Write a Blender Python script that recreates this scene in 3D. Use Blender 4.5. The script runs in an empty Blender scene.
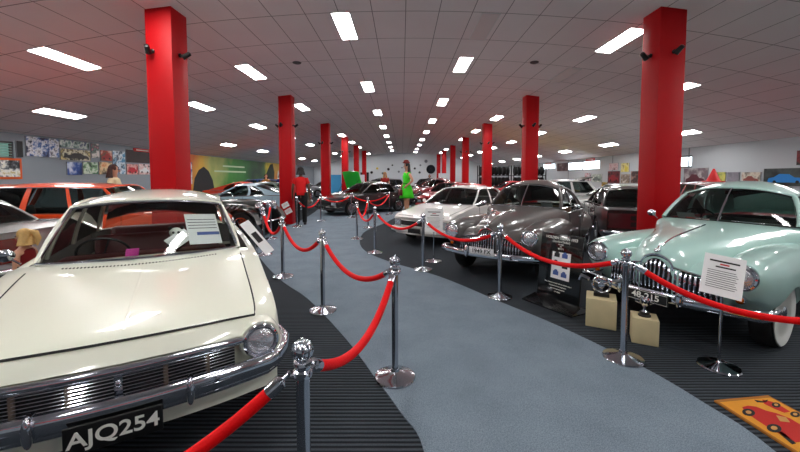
import bpy, bmesh, math, random
import numpy as np
from mathutils import Vector, Matrix, Euler
PI = math.pi
sc = bpy.context.scene
C = sc.collection
random.seed(7)

# ------------------------------------------------------------------ camera
F = 355.0; CAMH = 1.62; PITCH = math.atan(17.9/F)
cam = bpy.data.cameras.new('camera'); camo = bpy.data.objects.new('camera', cam); C.objects.link(camo)
cam.sensor_width = 36; cam.lens = F/800*36; cam.shift_x = -2/800; cam.shift_y = -31/800
cam.clip_start = .05; cam.clip_end = 200
camo.location = (0, 0, CAMH); camo.rotation_euler = (PI/2-PITCH, 0, 0)
sc.camera = camo
def at(px, py, h=0.0):
    """the point at height h above the floor along a direction measured in the photograph"""
    u = (px-402)/F; v = (195-py)/F
    d = Vector((u, math.cos(PITCH)+v*math.sin(PITCH), -math.sin(PITCH)+v*math.cos(PITCH)))
    t = (h-CAMH)/d.z
    return Vector((d.x*t, d.y*t, h))

# ------------------------------------------------------------------ materials
def lin(c):
    if isinstance(c, str):
        c = [int(c[i:i+2], 16)/255 for i in (0, 2, 4)]
    return tuple((x/12.92 if x <= .04045 else ((x+.055)/1.055)**2.4) for x in c)+(1,)
MATS = {}
def mat(name, col, rough=.5, metal=0., coat=0., emit=0., noise=0., nscale=20., bump=0., spec=None, flake=0.):
    if name in MATS: return MATS[name]
    m = bpy.data.materials.new(name); m.use_nodes = True; MATS[name] = m
    nt = m.node_tree; b = nt.nodes['Principled BSDF']
    c = lin(col)
    b.inputs['Base Color'].default_value = c
    b.inputs['Roughness'].default_value = rough; b.inputs['Metallic'].default_value = metal
    if coat:
        b.inputs['Coat Weight'].default_value = coat; b.inputs['Coat Roughness'].default_value = .03
    if spec is not None: b.inputs['Specular IOR Level'].default_value = spec
    if emit:
        b.inputs['Emission Color'].default_value = c; b.inputs['Emission Strength'].default_value = emit
    if noise or bump:
        tc = nt.nodes.new('ShaderNodeTexCoord'); n = nt.nodes.new('ShaderNodeTexNoise')
        n.inputs['Scale'].default_value = nscale; n.inputs['Detail'].default_value = 4
        nt.links.new(tc.outputs['Object'], n.inputs['Vector'])
        if noise:
            mx = nt.nodes.new('ShaderNodeMixRGB'); mx.blend_type = 'MIX'
            mx.inputs[1].default_value = tuple(x*(1-noise) for x in c[:3])+(1,)
            mx.inputs[2].default_value = tuple(min(1, x*(1+noise)) for x in c[:3])+(1,)
            nt.links.new(n.outputs['Fac'], mx.inputs[0]); nt.links.new(mx.outputs[0], b.inputs['Base Color'])
        if bump:
            bp = nt.nodes.new('ShaderNodeBump'); bp.inputs['Strength'].default_value = bump; bp.inputs['Distance'].default_value = .01
            nt.links.new(n.outputs['Fac'], bp.inputs['Height']); nt.links.new(bp.outputs[0], b.inputs['Normal'])
    return m
def paint(name, col, rough=.35, metal=0.): return mat('paint_'+name, col, rough, metal, coat=1.)
def glass_mat(name, tint, dark=.0):
    if name in MATS: return MATS[name]
    m = bpy.data.materials.new(name); m.use_nodes = True; MATS[name] = m
    nt = m.node_tree; nt.nodes.clear()
    o = nt.nodes.new('ShaderNodeOutputMaterial'); mx = nt.nodes.new('ShaderNodeMixShader')
    t = nt.nodes.new('ShaderNodeBsdfTransparent'); g = nt.nodes.new('ShaderNodeBsdfGlossy'); f = nt.nodes.new('ShaderNodeFresnel')
    t.inputs[0].default_value = lin(tint); g.inputs['Roughness'].default_value = .02; f.inputs[0].default_value = 1.5
    nt.links.new(f.outputs[0], mx.inputs[0]); nt.links.new(t.outputs[0], mx.inputs[1]); nt.links.new(g.outputs[0], mx.inputs[2])
    nt.links.new(mx.outputs[0], o.inputs[0]); return m
GLASS = glass_mat('clear_glass', (.96, .98, .97)); GLASSD = glass_mat('tinted_glass', (.62, .67, .66))
CHROME = mat('chrome', (.86, .87, .9), .07, 1.); STEEL = mat('polished_steel', (.74, .75, .78), .14, 1.)
BLACK = mat('black_plastic', (.035, .035, .04), .45); RUBBER = mat('tyre_rubber', (.06, .06, .06), .75, bump=.2, nscale=60)
WHITEWALL = mat('whitewall', (.9, .9, .88), .5); DARK = mat('dark_grille', (.02, .02, .022), .5)
LAMP = mat('lamp_glass', (.9, .91, .93), .16, .75, coat=1, bump=.5, nscale=45); LENSR = mat('red_lens', (.42, .01, .02), .15, coat=1); AMBER = mat('amber_lens', (.85, .4, .05), .2, coat=1)
MAROON = mat('maroon_vinyl', (.34, .07, .08), .4); INTG = mat('grey_trim', (.24, .25, .24), .6); TAN = mat('tan_vinyl', (.6, .45, .33), .5)
PAPER = mat('white_paper', (.93, .93, .93), .7); INK = mat('ink', (.08, .08, .1), .6); REDINK = mat('red_ink', (.75, .08, .1), .6); BLUEINK = mat('blue_ink', (.25, .35, .6), .6)
ROPE = mat('red_velvet', (.90, .008, .035), .6, noise=.1, nscale=150, bump=.3, spec=.2)
ALLOY = mat('alloy', (.75, .76, .78), .25, .9); SEAM = mat('seam', (.03, .03, .03), .7)
WHITEP = mat('white_lettering', (.93, .93, .9), .5)

# ------------------------------------------------------------------ mesh builder
class MB:
    def __init__(s): s.v = []; s.f = []; s.m = []; s.mi = 0
    def add(s, vs, fs):
        o = len(s.v); s.v += [tuple(v) for v in vs]; s.f += [tuple(i+o for i in f) for f in fs]; s.m += [s.mi]*len(fs); return s
    def box(s, c, d, M=None, taper=1.):
        x, y, z = d[0]/2, d[1]/2, d[2]/2
        vs = [Vector((sx*x*(taper if sz > 0 else 1), sy*y*(taper if sz > 0 else 1), sz*z)) for sz in (-1, 1) for sy in (-1, 1) for sx in (-1, 1)]
        vs = [(M @ v if M else v)+Vector(c) for v in vs]
        return s.add(vs, [(0, 2, 3, 1), (4, 5, 7, 6), (0, 1, 5, 4), (2, 6, 7, 3), (0, 4, 6, 2), (1, 3, 7, 5)])
    def rbox(s, c, d, r=.02, M=None, n=3):
        """box with rounded edges: superellipse stack"""
        x, y, z = d[0]/2, d[1]/2, d[2]/2; r = min(r, x, y, z); rings = []
        prof = [(r*(1-math.cos(a)), -z+r*(1-math.sin(a))) for a in [PI/2*i/n for i in range(n+1)]]
        prof = [(r-r*math.sin(PI/2*i/n), -z+r-r*math.cos(PI/2*i/n)) for i in range(n+1)]
        prof += [(p, -q) for p, q in reversed(prof)]
        for ins, zz in prof:
            ring = []
            for qx, qy, a0 in ((1, 1, 0), (-1, 1, PI/2), (-1, -1, PI), (1, -1, 1.5*PI)):
                for i in range(n+1):
                    a = a0+PI/2*i/n; rr = max(r-ins, 1e-4)
                    ring.append(Vector((qx*(x-r)+rr*math.cos(a), qy*(y-r)+rr*math.sin(a), zz)))
            rings.append(ring)
        k = len(rings[0]); vs = [(M @ p if M else p)+Vector(c) for rg in rings for p in rg]; fs = []
        for i in range(len(rings)-1):
            for j in range(k): fs.append((i*k+j, i*k+(j+1) % k, (i+1)*k+(j+1) % k, (i+1)*k+j))
        fs.append(tuple(reversed(range(k)))); fs.append(tuple(range((len(rings)-1)*k, len(rings)*k)))
        return s.add(vs, fs)
    def tube(s, pts, r, seg=8, closed=False, sy=1.):
        pts = [Vector(p) for p in pts]; n = len(pts); rs = r if isinstance(r, (list, tuple)) else [r]*n
        vs = []; up = Vector((0, 0, 1)); prev = None
        for i, p in enumerate(pts):
            a = pts[(i-1) % n] if (closed or i > 0) else p; b = pts[(i+1) % n] if (closed or i < n-1) else p
            t = (b-a).normalized()
            if prev is None:
                ref = up if abs(t.z) < .9 else Vector((1, 0, 0)); u = t.cross(ref).normalized()
            else:
                u = (prev-t*prev.dot(t)).normalized()
            prev = u; w = t.cross(u)
            for j in range(seg):
                an = 2*PI*j/seg; vs.append(p+(u*math.cos(an)+w*math.sin(an)*sy)*rs[i])
        fs = []
        for i in range(n if closed else n-1):
            for j in range(seg):
                fs.append((i*seg+j, i*seg+(j+1) % seg, ((i+1) % n)*seg+(j+1) % seg, ((i+1) % n)*seg+j))
        if not closed: fs += [tuple(range(seg-1, -1, -1)), tuple(range((n-1)*seg, n*seg))]
        return s.add(vs, fs)
    def lathe(s, prof, seg=24, M=None, c=(0, 0, 0)):
        vs = []; c = Vector(c)
        for r, z in prof:
            for j in range(seg):
                a = 2*PI*j/seg; p = Vector((max(r, 1e-5)*math.cos(a), max(r, 1e-5)*math.sin(a), z)); vs.append((M @ p if M else p)+c)
        fs = []
        for i in range(len(prof)-1):
            for j in range(seg): fs.append((i*seg+j, i*seg+(j+1) % seg, (i+1)*seg+(j+1) % seg, (i+1)*seg+j))
        if prof[0][0] > 1e-4: fs.append(tuple(range(seg-1, -1, -1)))
        if prof[-1][0] > 1e-4: fs.append(tuple(range((len(prof)-1)*seg, len(prof)*seg)))
        return s.add(vs, fs)
    def ball(s, c, r, seg=16, rings=10):
        r = r if isinstance(r, (tuple, list)) else (r, r, r)
        vs = []; c = Vector(c)
        for i in range(rings+1):
            th = PI*i/rings
            for j in range(seg):
                a = 2*PI*j/seg; vs.append(c+Vector((r[0]*max(math.sin(th), 1e-4)*math.cos(a), r[1]*max(math.sin(th), 1e-4)*math.sin(a), -r[2]*math.cos(th))))
        fs = [(i*seg+j, i*seg+(j+1) % seg, (i+1)*seg+(j+1) % seg, (i+1)*seg+j) for i in range(rings) for j in range(seg)]
        return s.add(vs, fs)
    def grid(s, fn, nu, nv):
        vs = [fn(i/nu, j/nv) for i in range(nu+1) for j in range(nv+1)]
        return s.add(vs, [(i*(nv+1)+j, (i+1)*(nv+1)+j, (i+1)*(nv+1)+j+1, i*(nv+1)+j+1) for i in range(nu) for j in range(nv)])
    def sheet(s, fn, nu, nv, th):
        """grid with thickness th, closed"""
        P = [[Vector(fn(i/nu, j/nv)) for j in range(nv+1)] for i in range(nu+1)]
        def nrm(i, j):
            a = P[min(i+1, nu)][j]-P[max(i-1, 0)][j]; b = P[i][min(j+1, nv)]-P[i][max(j-1, 0)]
            n = a.cross(b); return n.normalized() if n.length > 1e-12 else Vector((0, 0, 1))
        vs = [P[i][j] for i in range(nu+1) for j in range(nv+1)]+[P[i][j]-nrm(i, j)*th for i in range(nu+1) for j in range(nv+1)]
        N = (nu+1)*(nv+1); k = lambda i, j: i*(nv+1)+j
        fs = []
        for i in range(nu):
            for j in range(nv):
                q = (k(i, j), k(i+1, j), k(i+1, j+1), k(i, j+1)); fs.append(q); fs.append(tuple(N+x for x in reversed(q)))
        for i in range(nu):
            fs.append((k(i, 0), N+k(i, 0), N+k(i+1, 0), k(i+1, 0))); fs.append((k(i, nv), k(i+1, nv), N+k(i+1, nv), N+k(i, nv)))
        for j in range(nv):
            fs.append((k(0, j), k(0, j+1), N+k(0, j+1), N+k(0, j))); fs.append((k(nu, j), N+k(nu, j), N+k(nu, j+1), k(nu, j+1)))
        return s.add(vs, fs)
    def build(s, name, mats, parent=None, angle=35, loc=None, rot=None):
        me = bpy.data.meshes.new(name); bm = bmesh.new()
        bv = [bm.verts.new(v) for v in s.v]
        for f, mi in zip(s.f, s.m):
            try:
                q = bm.faces.new([bv[i] for i in f]); q.material_index = mi; q.smooth = True
            except ValueError: pass
        bmesh.ops.remove_doubles(bm, verts=bm.verts, dist=2e-5)
        bmesh.ops.recalc_face_normals(bm, faces=bm.faces)
        ca = math.radians(angle)
        for e in bm.edges:
            if len(e.link_faces) == 2:
                try: e.smooth = e.calc_face_angle() < ca
                except ValueError: e.smooth = False
        bm.to_mesh(me); bm.free()
        for m in (mats if isinstance(mats, (list, tuple)) else [mats]): me.materials.append(m)
        o = bpy.data.objects.new(name, me); C.objects.link(o)
        if parent: o.parent = parent
        if loc: o.location = loc
        if rot: o.rotation_euler = rot
        return o
def mb(): return MB()
def tag(o, label, cat, group=None, kind=None):
    o['label'] = label; o['category'] = cat
    if group: o['group'] = group
    if kind: o['kind'] = kind
    return o
def thing(name, label, cat, loc=(0, 0, 0), rz=0., group=None, rot=None):
    o = bpy.data.objects.new(name, None); C.objects.link(o); o.empty_display_size = .1
    o.location = loc; o.rotation_euler = rot or (0, 0, rz); return tag(o, label, cat, group)
def struct(o): o['kind'] = 'structure'; return o
def copy_tree(o, parent=None):
    c = o.copy(); C.objects.link(c); c.parent = parent
    if parent is not None: c.matrix_parent_inverse = o.matrix_parent_inverse.copy()
    for ch in list(KIDS.get(o.name, [])): copy_tree(ch, c)
    return c
KIDS = {}
def index_kids():
    KIDS.clear()
    for o in bpy.data.objects:
        if o.parent: KIDS.setdefault(o.parent.name, []).append(o)
def text_mesh(name, s, size, m, parent, M, depth=.002, align='CENTER', bold=0.):
    cu = bpy.data.curves.new(name, 'FONT'); cu.body = s; cu.size = size; cu.extrude = depth; cu.align_x = align; cu.align_y = 'CENTER'; cu.offset = bold
    to = bpy.data.objects.new(name, cu); C.objects.link(to)
    dg = bpy.context.evaluated_depsgraph_get(); me = bpy.data.meshes.new_from_object(to.evaluated_get(dg))
    bpy.data.objects.remove(to); bpy.data.curves.remove(cu)
    me.materials.clear(); me.materials.append(m)
    o = bpy.data.objects.new(name, me); C.objects.link(o); o.parent = parent; o.matrix_local = M
    return o
def frame(origin, right, up):
    r = Vector(right).normalized(); u = Vector(up); u = (u-r*u.dot(r)).normalized(); n = r.cross(u)
    M = Matrix((r, u, n)).transposed().to_4x4(); M.translation = Vector(origin); return M
def pchip(xs, ys):
    xs = np.array(xs, float); ys = np.array(ys, float); h = np.diff(xs); d = np.diff(ys)/h; m = np.zeros(len(xs))
    m[0] = d[0]; m[-1] = d[-1]
    for i in range(1, len(xs)-1):
        if d[i-1]*d[i] > 0:
            w1 = 2*h[i]+h[i-1]; w2 = h[i]+2*h[i-1]; m[i] = (w1+w2)/(w1/d[i-1]+w2/d[i])
    def f(x):
        x = min(max(x, xs[0]), xs[-1]); i = min(max(int(np.searchsorted(xs, x))-1, 0), len(h)-1); t = (x-xs[i])/h[i]
        return float((2*t**3-3*t*t+1)*ys[i]+(t**3-2*t*t+t)*h[i]*m[i]+(-2*t**3+3*t*t)*ys[i+1]+(t**3-t*t)*h[i]*m[i+1])
    return f
# ------------------------------------------------------------------ cars (x forward, y to the car's left, z up)
def boolean_cut(o, cutters):
    dg = None
    for c in cutters:
        md = o.modifiers.new('cut', 'BOOLEAN'); md.operation = 'DIFFERENCE'; md.object = c; md.solver = 'EXACT'
    dg = bpy.context.evaluated_depsgraph_get(); me = bpy.data.meshes.new_from_object(o.evaluated_get(dg))
    o.modifiers.clear(); old = o.data; o.data = me; me.name = old.name; bpy.data.meshes.remove(old)
    bm = bmesh.new(); bm.from_mesh(me)
    for e in bm.edges:
        if len(e.link_faces) == 2:
            try: e.smooth = e.calc_face_angle() < math.radians(32)
            except ValueError: e.smooth = False
    for f in bm.faces: f.smooth = True
    bm.to_mesh(me); bm.free()
class Loft:
    """keys (x, w, zs, zb, zt, n); tub = (x0, x1) open cabin; bow = (front, rear) plan curvature"""
    def __init__(s, keys, tub=None, bow=(.1, .08), yc=0.):
        keys = sorted(keys); xs = [k[0] for k in keys]; s.xs = xs; s.tub = tub; s.bow = bow
        s.fn = [pchip(xs, [k[i] for k in keys]) for i in range(1, 6)]
        s.W = max(k[1] for k in keys); s.M = 8
    def k(s, x): return [f(x) for f in s.fn]
    def dx(s, x, y):
        a = (x-s.xs[0])/(s.xs[-1]-s.xs[0]); q = (abs(y)/s.W)**2.2
        f = max(0, (a-.72)/.28); r = max(0, (.28-a)/.28)
        return -s.bow[0]*q*f**1.3+s.bow[1]*q*r**1.3
    def half(s, x, tub=False):
        w, zs, zb, zt, n = s.k(x); M = s.M
        p = [(0, zs), (w*.5, zs), (w*.86, zs), (w*.955, zs+.03), (w*.985, zs+.10), (w, zs+.45*(zb-zs)), (w*1.002, zs+.62*(zb-zs)), (w*.998, zs+.8*(zb-zs)), (w*.988, zs+.94*(zb-zs))]
        if tub:
            p += [(w*.985, zb), (w*.955, zb+.006), (w*.92, zb), (w*.90, zb-.1), (w*.88, .36), (w*.7, .33), (w*.4, .33), (w*.2, .33), (0, .33)]
        else:
            for i in range(M+1):
                a = PI/2*i/M; p.append((w*.985*max(0, math.cos(a))**(2/n), zb+(zt-zb)*max(0, math.sin(a))**(2/n)))
        return p
    def top(s, x, y):
        h = s.half(x)[9:]; y = abs(y)
        for (y0, z0), (y1, z1) in zip(h, h[1:]):
            if y1 <= y <= y0: t = (y-y1)/max(y0-y1, 1e-6); return z1+(z0-z1)*t
        return h[-1][1] if y < .01 else h[0][1]
    def side(s, x, z):
        h = s.half(x)[2:10]
        for (y0, z0), (y1, z1) in zip(h, h[1:]):
            if z0 <= z <= z1: t = (z-z0)/max(z1-z0, 1e-6); return y0+(y1-y0)*t
        return h[-1][0]
    def front(s, y, z=None, x=None):
        x = s.xs[-1] if x is None else x
        return x+s.dx(x, y)
    def mesh(s, m, name, mats, parent, step=.09):
        xs = list(np.linspace(s.xs[0], s.xs[-1], int((s.xs[-1]-s.xs[0])/step)+2)); st = []
        if s.tub:
            a, b = s.tub; xs = sorted([x for x in xs if abs(x-a) > .03 and abs(x-b) > .03])
            st = [(x, a < x < b) for x in xs]+[(a, False), (a+.004, True), (b-.004, True), (b, False)]; st.sort()
        else: st = [(x, False) for x in xs]
        rings = []
        for x, tb in st:
            h = s.half(x, tb); ring = [(x+s.dx(x, y), y, z) for y, z in h]+[(x+s.dx(x, y), -y, z) for y, z in reversed(h[1:-1])]
            rings.append(ring)
        k = len(rings[0]); o = len(m.v); nh = k//2
        m.v += [p for r in rings for p in r]
        for i in range(len(rings)-1):
            for j in range(k):
                m.f.append(tuple(o+q for q in (i*k+j, i*k+(j+1) % k, (i+1)*k+(j+1) % k, (i+1)*k+j)))
                jj = min(j, k-1-j); m.m.append(1 if (st[i][1] and st[i+1][1] and jj >= 11) or (st[i][1] != st[i+1][1] and jj >= 11) else 0)
        for e in (0, len(rings)-1):
            b = o+e*k; L = [b+i for i in range(nh+1)]; R = [b]+[b+k-i for i in range(1, nh)]+[b+nh]
            for i in range(nh):
                q = [L[i], L[i+1], R[i+1], R[i]]; q2 = []
                for z in q:
                    if z not in q2: q2.append(z)
                m.f.append(tuple(q2)); m.m.append(0)
        return m
def loft_ell(m, keys, sy, step=.06, n=2.3, seg=24):
    """fender: keys (x, yc, ry, zc, rz)"""
    keys = sorted(keys); xs = [k[0] for k in keys]; f = [pchip(xs, [k[i] for k in keys]) for i in range(1, 5)]
    X = np.linspace(xs[0], xs[-1], int((xs[-1]-xs[0])/step)+2); o = len(m.v)
    for x in X:
        yc, ry, zc, rz = [g(x) for g in f]
        for j in range(seg):
            a = 2*PI*j/seg; ca, sa = math.cos(a), math.sin(a)
            m.v.append((float(x), sy*(yc+ry*math.copysign(abs(ca)**(2/n), ca)), zc+rz*math.copysign(abs(sa)**(2/n), sa)))
    for i in range(len(X)-1):
        for j in range(seg): m.f.append(tuple(o+q for q in (i*seg+j, i*seg+(j+1) % seg, (i+1)*seg+(j+1) % seg, (i+1)*seg+j))); m.m.append(0)
    m.f.append(tuple(o+j for j in range(seg))); m.m.append(0)
    m.f.append(tuple(o+(len(X)-1)*seg+j for j in range(seg))); m.m.append(0)
def wheel(root, x, y, style, R=.31):
    sd = 1 if y > 0 else -1
    M = Matrix.Rotation(-sd*PI/2, 3, 'X')
    m = mb(); T = .085
    m.lathe([(R*.62, -T), (R*.93, -T), (R*.99, -T*.7), (R, -T*.3), (R, T*.3), (R*.99, T*.7), (R*.93, T), (R*.80, T*1.04), (R*.66, T), (R*.63, T*.7), (R*.63, -T)], 32, M)
    if style == 'whitewall':
        m.mi = 1; m.lathe([(R*.93, T*1.0), (R*.90, T*1.12), (R*.72, T*1.12), (R*.655, T*1.0)], 32, M)
    w = m.build('wheel', [RUBBER, WHITEWALL], root, loc=(x, y, R))
    m = mb()
    if style == 'alloy':
        m.lathe([(R*.66, T*.2), (R*.66, T*.95), (R*.62, T*1.0), (R*.60, T*.6), (R*.58, T*.2)], 24, M)
        m.lathe([(R*.16, 0), (R*.16, T*.8), (0, T*.85)], 16, M)
        for k in range(8):
            a = 2*PI*k/8; B = M @ Matrix.Rotation(a, 3, 'Z'); m.box(M @ (Matrix.Rotation(a, 3, 'Z') @ Vector((R*.36, 0, T*.6))), (R*.5, R*.13, T*.35), B)
        m.mi = 1; m.lathe([(R*.6, T*.1), (0, T*.1)], 24, M)
        m.build('rim', [ALLOY, DARK], w)
    elif style == 'wire':
        m.lathe([(R*.66, 0), (R*.66, T*1.0), (R*.60, T*1.0), (R*.58, 0)], 24, M)
        for k in range(14):
            a = 2*PI*k/14; d = Vector((math.cos(a), math.sin(a), 0)); m.tube([M @ (d*R*.1+Vector((0, 0, T*1.1))), M @ (d*R*.62+Vector((0, 0, T*.3)))], .006, 5)
        m.lathe([(R*.14, 0), (R*.12, T*1.2), (0, T*1.3)], 12, M)
        m.build('rim', [CHROME], w)
    else:
        m.lathe([(R*.655, T*.3), (R*.655, T*.9), (R*.60, T*.95), (R*.52, T*.7), (R*.44, T*.55), (R*.44, T*.3)], 28, M)
        m.build('rim', [mat('dark_maroon_rim', (.22, .06, .07), .3, coat=1) if style == 'whitewall' else ALLOY], w)  # whitewall rims: dark-red reflections of the hub painted in as maroon
        k_ = .74 if style == 'whitewall' else 1.; m = mb(); m.lathe([(R*.47*k_, T*.5), (R*.46*k_, T*.75), (R*.40*k_, T*.9), (R*.30*k_, T*.95), (R*.22*k_, T*1.1), (0, T*1.2)], 28, M); m.build('hubcap', [CHROME], w)
    return w
def lamp(root, x, y, z, r, ring=.02, nx=1., depth=.05, name='headlamp', tilt=0., lens=None):
    M = Matrix.Rotation(PI/2*nx, 3, 'Y') @ Matrix.Rotation(0, 3, 'Z')
    if tilt: M = Matrix.Rotation(tilt, 3, 'Z') @ M
    m = mb(); m.lathe([(r+ring, -depth), (r+ring, .0), (r+ring*.8, .015), (r+ring*.3, .02), (r, .01), (r*.98, -.01), (r*.98, -depth)], 32, M)
    a = m.build(name, [CHROME], root, loc=(x, y, z))
    m = mb(); m.lathe([(r*.99, -.01), (r*.9, .006), (r*.6, .02), (r*.3, .026), (0, .028)], 32, M)
    m.build('lens', [lens or LAMP], a)
    return a
def plate(root, x, z, s, bg, fg, w=.37, h=.13, nx=1, tilt=0., border=True):
    m = mb(); m.rbox((0, 0, 0), (.012, w, h), .005)
    p = m.build('number_plate', [bg], root, loc=(x, 0, z)); p['label'] = 'number plate reading '+s if s else 'number plate'
    m = mb(); r = [(0.007*nx, sy*(w/2-.008), sz*(h/2-.008)) for sy, sz in ((-1, -1), (1, -1), (1, 1), (-1, 1))]; m.tube(r, .0022, 4, True)
    if border: m.build('border', [fg], p)
    if s: text_mesh('lettering', s, h*.76, fg, p, frame((.007*nx, 0, 0), (0, nx, 0), (0, 0, 1)) @ Matrix.Diagonal((1.08, 1, 1, 1)), .002, bold=.0015*h/.13)
    return p
def greenhouse(root, g, pm, glass=GLASS, seams=True):
    """g: Ab,At,Cb,Ct (x,y,z); bowb,bowt (front) rbowb,rbowt; crown; win: list of (s0b,s1b,s0t,s1t); tumble bulge"""
    Ab, At, Cb, Ct = [Vector(g[k]) for k in ('Ab', 'At', 'Cb', 'Ct')]
    arc = g.get('arc', .03); crown = g['crown']; bf, bt, rb, rt = g['bow']; bl = g.get('bulge', .03); vn = g.get('vee', 0)
    def belt(s): 
        p = Ab.lerp(Cb, s); p.y += .02*math.sin(PI*s); return p
    def rail(s):
        p = At.lerp(Ct, s); p.z += arc*math.sin(PI*min(1, s))**.8; p.y += .015*math.sin(PI*s); return p
    def side(s, t, off=0.):
        a, b = belt(s), rail(s); p = a.lerp(b, t); p.y += bl*math.sin(PI*t)*.6+off; return p
    def across(P, q, bow, cz=0.):
        k = abs(q)**1.6 if vn else q*q
        return Vector((P.x+bow*(1-k), P.y*q, P.z+cz*(1-abs(q)**2.4)))
    def wsh(q, t, off=0.):
        a = across(Ab, q, bf, g.get('czb', 0)); b = across(At, q, bt, crown*.55); p = a.lerp(b, t); p.x += bl*math.sin(PI*t)+off; return p
    def rsh(q, t, off=0.):
        a = across(Cb, q, -rb, g.get('czr', 0)); b = across(Ct, q, -rt, crown*.55); p = a.lerp(b, t); p.x -= bl*math.sin(PI*t)+off; return p
    def roof(s, v):
        q = 2*v-1; r = rail(s); cz = crown*(.55+.45*math.sin(PI*s)**.7)
        return Vector((r.x+(1-q*q)*(bt*(1-s)-rt*s), r.y*q, r.z+cz*(1-abs(q)**2.4)))
    # roof
    m = mb(); m.sheet(roof, 18, 20, -.02)
    for s in (1, -1): m.tube([Vector((rail(i/14).x, s*rail(i/14).y, rail(i/14).z)) for i in range(15)], .018, 6)
    m.build('roof', [pm], root, angle=50)
    # windscreen frame + pillars
    pw = g.get('pil', .035)
    m = mb(); m.tube([wsh(-1+2*i/16, 1) for i in range(17)], .018, 6); m.build('windscreen_header', [pm], root)
    m = mb(); m.tube([rsh(-1+2*i/16, 1) for i in range(17)], .018, 6); m.build('rear_header', [pm], root)
    # side painted strips
    wins = g['win']
    for s in (1, -1):
        eb = [0]+[x for w in wins for x in w[:2]]+[1]; et = [0]+[x for w in wins for x in w[2:]]+[1]
        for k in range(0, len(eb), 2):
            b0, b1, t0, t1 = eb[k], eb[k+1], et[k], et[k+1]
            if b1-b0 < 1e-3 and t1-t0 < 1e-3: continue
            def strip(u, v, b0=b0, b1=b1, t0=t0, t1=t1, s=s):
                sb = b0+(b1-b0)*u; st_ = t0+(t1-t0)*u; ss = sb+(st_-sb)*v; p = side(ss, v); return Vector((p.x, p.y*s, p.z))
            m = mb(); m.sheet(strip, 3, 8, .02 if s > 0 else -.02)
            if k == 0: m.tube([Vector((p.x, p.y*s, p.z)) for p in (side(0, t/8) for t in range(9))], pw*.6, 8)
            if k == len(eb)-2: m.tube([Vector((p.x, p.y*s, p.z)) for p in (side(1, t/8) for t in range(9))], pw*.6, 8)
            m.build('window_pillar', [pm], root, angle=50)
    # glass
    def gl(name, fn, nu=10, nv=6, mt=None):
        q = mb(); q.grid(fn, nu, nv); return q.build(name, [mt or glass], root, angle=60)
    if g.get('divider'):
        for a, b in ((-1, -.015), (.015, 1)): gl('windscreen', lambda u, v, a=a, b=b: wsh((a+(b-a)*u)*.985, .01+v*.97), 12, 8, g.get('front_glass'))
        q = mb(); q.tube([wsh(0, t/8, .006) for t in range(9)], .012, 6); q.build('windscreen_divider', [CHROME if g['divider'] == 1 else pm], root)
    else: gl('windscreen', lambda u, v: wsh((2*u-1)*.985, .01+v*.97), 20, 8, g.get('front_glass'))
    gl('rear_window', lambda u, v: rsh((2*u-1)*g.get('rw', .95), g.get('rw0', .03)+v*(.96-g.get('rw0', .03))), 16, 6)
    if g.get('rw', .95) < .9:
        q = mb(); w_ = g['rw']
        for s in (1, -1): q.sheet(lambda u, v, s=s: rsh(s*(w_+(1-w_)*u), v), 3, 8, .015)
        q.sheet(lambda u, v: rsh(w_*(2*u-1), v*g.get('rw0', .03)), 8, 2, .015)
        q.build('rear_quarter_panels', [pm], root, angle=50)
    for s in (1, -1):
        for w in wins:
            b0, b1, t0, t1 = w
            gl('side_window', lambda u, v, s=s: (lambda p: Vector((p.x, (p.y-.008)*s, p.z)))(side((b0+(b1-b0)*u)+((t0+(t1-t0)*u)-(b0+(b1-b0)*u))*v, v*.97+.01)), 5, 5)
    # trim
    tm = g.get('trim', CHROME)
    m = mb()
    lo = [wsh(-1+2*i/20, .012, .008) for i in range(21)]; hi = [wsh(1-2*i/20, .965, .01) for i in range(21)]
    m.tube(lo+hi, g.get('trim_r', .008), 6, True)
    m.build('windscreen_trim', [tm if g.get('wtrim', 1) else BLACK], root)
    for s in (1, -1):
        m = mb()
        m.tube([Vector((p.x, p.y*s, p.z)) for p in (side(i/10, .0, .012) for i in range(11))], .007, 5)
        m.tube([Vector((p.x, p.y*s, p.z)) for p in (side(i/12, .985, .016) for i in range(13))], .009, 5)
        m.build('window_trim', [tm], root)
    return wsh, side, rail, roof
def interior(root, g, seatm, dashm, wheelx=-.36, dz=0.):
    Ab, Cb = g['Ab'], g['Cb']; zb = Ab[2]; x0 = Ab[0]; w = Ab[1]
    m = mb(); m.rbox((x0-.13, 0, zb-.07), (.24, w*1.75, .16), .05); d = m.build('dashboard', [dashm], root)
    m = mb(); c = Vector((x0-.36, wheelx, zb-.02+dz)); M = Matrix.Rotation(-.95, 3, 'Y')
    m.tube([c+M @ Vector((.19*math.cos(a), .19*math.sin(a), 0)) for a in [2*PI*i/24 for i in range(24)]], .011, 6, True)
    for a in (0.3, PI-.3, -PI/2): m.tube([c, c+M @ Vector((.19*math.cos(a), .19*math.sin(a), 0))], .008, 5)
    m.tube([c, c+Vector((.26, 0, -.12))], .018, 6); m.build('steering_wheel', [BLACK], root)
    for nm, sx in (('front_seat', x0-.95), ('rear_seat', Cb[0]+.33)):
        m = mb(); m.rbox((sx+.18, 0, .46), (.5, w*1.6, .18), .06); m.rbox((sx-.1, 0, .74), (.15, w*1.6, .55), .06, Matrix.Rotation(-.18, 3, 'Y'))
        if nm == 'front_seat' and zb < .95:
            pass
        m.build(nm, [seatm], root)
def wipers(root, wsh, n=2):
    for k, q in enumerate((.62, -.12)[:n]):
        m = mb(); a = wsh(q, .02, .02); pts = [wsh(q-.42*i/6, .03+.02*i/6, .03) for i in range(7)]
        m.tube([a]+pts, .005, 5); m.build('wiper', [CHROME], root)
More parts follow.
